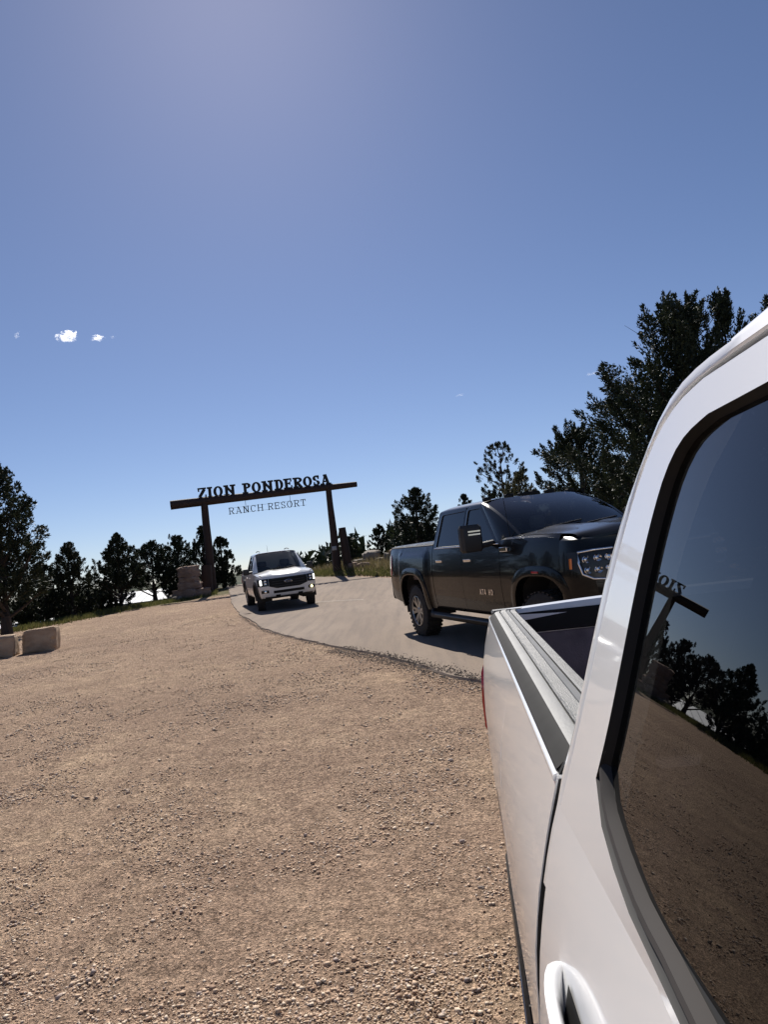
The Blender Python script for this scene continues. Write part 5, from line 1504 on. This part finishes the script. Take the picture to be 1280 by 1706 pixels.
def own_cpillar(both, Yg, pm):
    def fn():
        a = smooth_line(cab_up, 44); b = smooth_line(door_up, 44)
        def pos_(p, o=0):
            z = p[1]
            if z >= 1.40: return Yg(p[0], z, o)
            return (p[0], curve(OP['prof'])(z) + OP['taper'](p[0]) * min(1, (z - 1.0) / .36) + o - .02 * max(0, (1.45 - p[0]) / .06) ** 2, z)
        rows = []
        for pa, pb in zip(a, b):
            w_ = pb - pa; ln = np.linalg.norm(w_)
            q = pb - w_ / ln * (.006 if pb[1] < 1.6 else .009)
            rows.append([(pos_(pa)[0] - (.05 if pa[1] < 1.75 else .01), pos_(pa)[1] - .09, pos_(pa)[2] + (.012 if pa[1] > 1.75 else 0)),
                         (pos_(pa)[0] - .016, pos_(pa)[1] - .03, pos_(pa)[2]), (pos_(pa)[0] - .004, pos_(pa)[1] - .008, pos_(pa)[2]), pos_(pa), pos_(tuple(pa * .5 + pb * .5), .002), pos_(tuple(q), 0), pos_(tuple(q), -.03)])
        return MB().grid(rows)
    both('rear_pillar', fn, pm, smooth=55)
OP['cpillar'] = own_cpillar
def own_rails(both, Yb, bedf):
    x0, x1 = OP['tail'] + .03, 1.303
    xs = lin(x0, x1, 40)
    z0 = 1.388; ya = .937
    # moulded cap: outer skirt, top with two grooves, inner drop
    def strip(pts):
        return lambda: MB().grid([[(x, ya + dy - .05 * max(0, (x0 + .12 - x)) ** 1.0 * 2, z0 + dz) for dy, dz in pts] for x in xs])
    both('rail_cap', strip([(.002, -.006), (-.002, .004), (-.012, .012), (-.021, .019), (-.026, .021)]), M['railband'], smooth=25)
    both('rail_top', strip([(-.026, .021), (-.030, .0225), (-.046, .0235), (-.0465, .018), (-.050, .018), (-.0505, .0235)]), M['railtop'], smooth=20)
    both('rail_tread', strip([(-.0505, .0235), (-.054, .0265), (-.074, .0268), (-.078, .024)]), M['railtread'], smooth=20)
    both('rail_top', strip([(-.078, .024), (-.090, .0235), (-.0905, .018), (-.094, .018), (-.0945, .0235), (-.098, .0255)]), M['railtop'], smooth=20)
    both('rail_tread', strip([(-.098, .0255), (-.114, .0250), (-.118, .021)]), M['railtread'], smooth=20)
    both('rail_inner', strip([(-.118, .021), (-.124, .012), (-.125, -.07)]), M['plastic'], smooth=20)
    both('rail_end', lambda: MB().prism([(0.002, -.006), (-.012, .0125), (-.024, .0222), (-.118, .0222), (-.125, -.07), (-.06, -.07)], (x1 + .001, ya, z0), (0, 1, 0), (0, 0, 1), (.012, 0, 0)), M['trim'], smooth=0)
    both('rail_corner', lambda: MB().box(x0 - .028, x0 + .055, ya - .128 - .03, ya - .004 - .012, z0 + .0, z0 + .0275, .008), M['railtop'], smooth=30)
    # bright rolled lip of the bed side
    both('bed_lip', lambda: MB().tube([(x, Yb(x, z0) + .000, z0 - .004) for x in lin(OP['tail'] + .03, bedf - .004, 30)], .0055, 8), M['white'], smooth=60)
OP['rails'] = own_rails
W = pickup(ow, OP, M['white'])
both = W['both']
# rear side window: recessed pane, black reveal, stacked sill strips
n0 = Vector((.047, .95, -.31)).normalized()      # measured tilt of the pane: a, s, z
kg = n0.z / n0.y; ka = n0.x / n0.y
def pane(x, z, o=0):
    a = A0 - x; p = Vector((.47, .088, -.27))
    s = .088 + .005 - ka * (a - .47) - kg * ((z - CAM_Z) + .27)
    return (x, S0 - s + o, z)      # |y| of the right side (mirrored below)
Yg = W['Yg']
FR = [(a[0] * .02 + b[0] * .98, a[1] * .02 + b[1] * .98) for a, b in zip(OUT, INN)]
ctr = np.mean(np.array(INN), 0)
def shrink(L, d, db=None):
    P_ = np.array(L); n = len(P_); out = []
    for i in range(n):
        t = P_[(i + 1) % n] - P_[i - 1]; t /= np.linalg.norm(t)
        nn = np.array([-t[1], t[0]])
        if np.dot(nn, ctr - P_[i]) < 0: nn = -nn
        w_ = d
        if db is not None and abs(t[0]) > .6 and P_[i][1] < 1.5: w_ = db
        out.append(tuple(P_[i] + nn * w_))
    return out
G1 = shrink(FR, .003, .004); G2 = shrink(FR, .007, .017); G3 = shrink(FR, .009, .020)
both('window_seal', lambda: MB().grid([[Yg(x, z, .004) for x, z in FR], [Yg(x, z, -.002) for x, z in G1], [Yg(x, z, -.010) for x, z in G2]], closev=True), M['trim'], W['rd'])
both('window_reveal', lambda: MB().grid([[Yg(x, z, -.010) for x, z in G2], [pane(x, z, -.002) for x, z in G3]], closev=True), M['trim'], W['rd'])
both('window', lambda: MB().add([pane(x, z) for x, z in shrink(FR, .005, .015)], [tuple(range(len(FR)))]), M['tint'], W['rd'], 0)
# satin strip along the sill, bending up at the rear corner
sill = [tuple(p) for p in in_bot] + [tuple(in_rear[i]) for i in range(1, 2)]
both('sill_strip', lambda: MB().grid([[Yg(x, z + .0060, .001) for x, z in sill], [Yg(x + .001, z + .0068, .0035) for x, z in sill], [Yg(x + .001, z + .0110, .0030) for x, z in sill], [Yg(x + .002, z + .0125, -.001) for x, z in sill], [Yg(x + .002, z + .0128, -.006) for x, z in sill]]), M['strip'], W['rd'], 40)
# dark seal in the shut line round the rear door
sl_ = smooth_line(door_up, 60)
def seal():
    rows = []
    for p in sl_:
        z = p[1]; y_ = Yg(p[0], z)[1] if z >= 1.40 else W['Y'](p[0], z)
        rows.append([(p[0] - .012, y_ - .010, z + (.006 if z > 1.75 else 0)), (p[0] + .008, y_ - .010, z - (.006 if z > 1.75 else 0))])
    return MB().grid(rows)
both('door_seal', seal, M['seam'], W['rd'], 0)
both('door_seal', lambda: MB().grid([[(1.445, W['Y'](1.45, z) - .010, z), (1.465, W['Y'](1.45, z) - .010, z)] for z in lin(.48, 1.32, 20)]), M['seam'], W['rd'], 0)
# flat dark patch painted as the recess shade behind the strap
both('handle_cup_shade', lambda: MB().grid([[(x, W['Y'](x, z) + .0035, z) for z in lin(1.225, 1.30, 6)] for x in lin(1.60, 1.86, 8)]), M['trim'], W['rd'], 0)
# dark strip and sheet painted as the shade between cab and bed
both('bed_end_shade', lambda: MB().grid([[(1.3195, W['Yb'](1.3, z) - .002, z), (1.3195, W['Yb'](1.3, z) - .05, z)] for z in lin(.45, 1.384, 24)]), M['gapshade'], W['beds'], 0)
both('gap_shade', lambda: MB().grid([[(1.322, W['Y'](1.42, z) - .022, z), (1.352, W['Y'](1.42, z) - .016, z), (1.408, W['Y'](1.42, z) - .012, z)] for z in lin(.45, 1.375, 18)]), M['gapshade'], ow, 60)
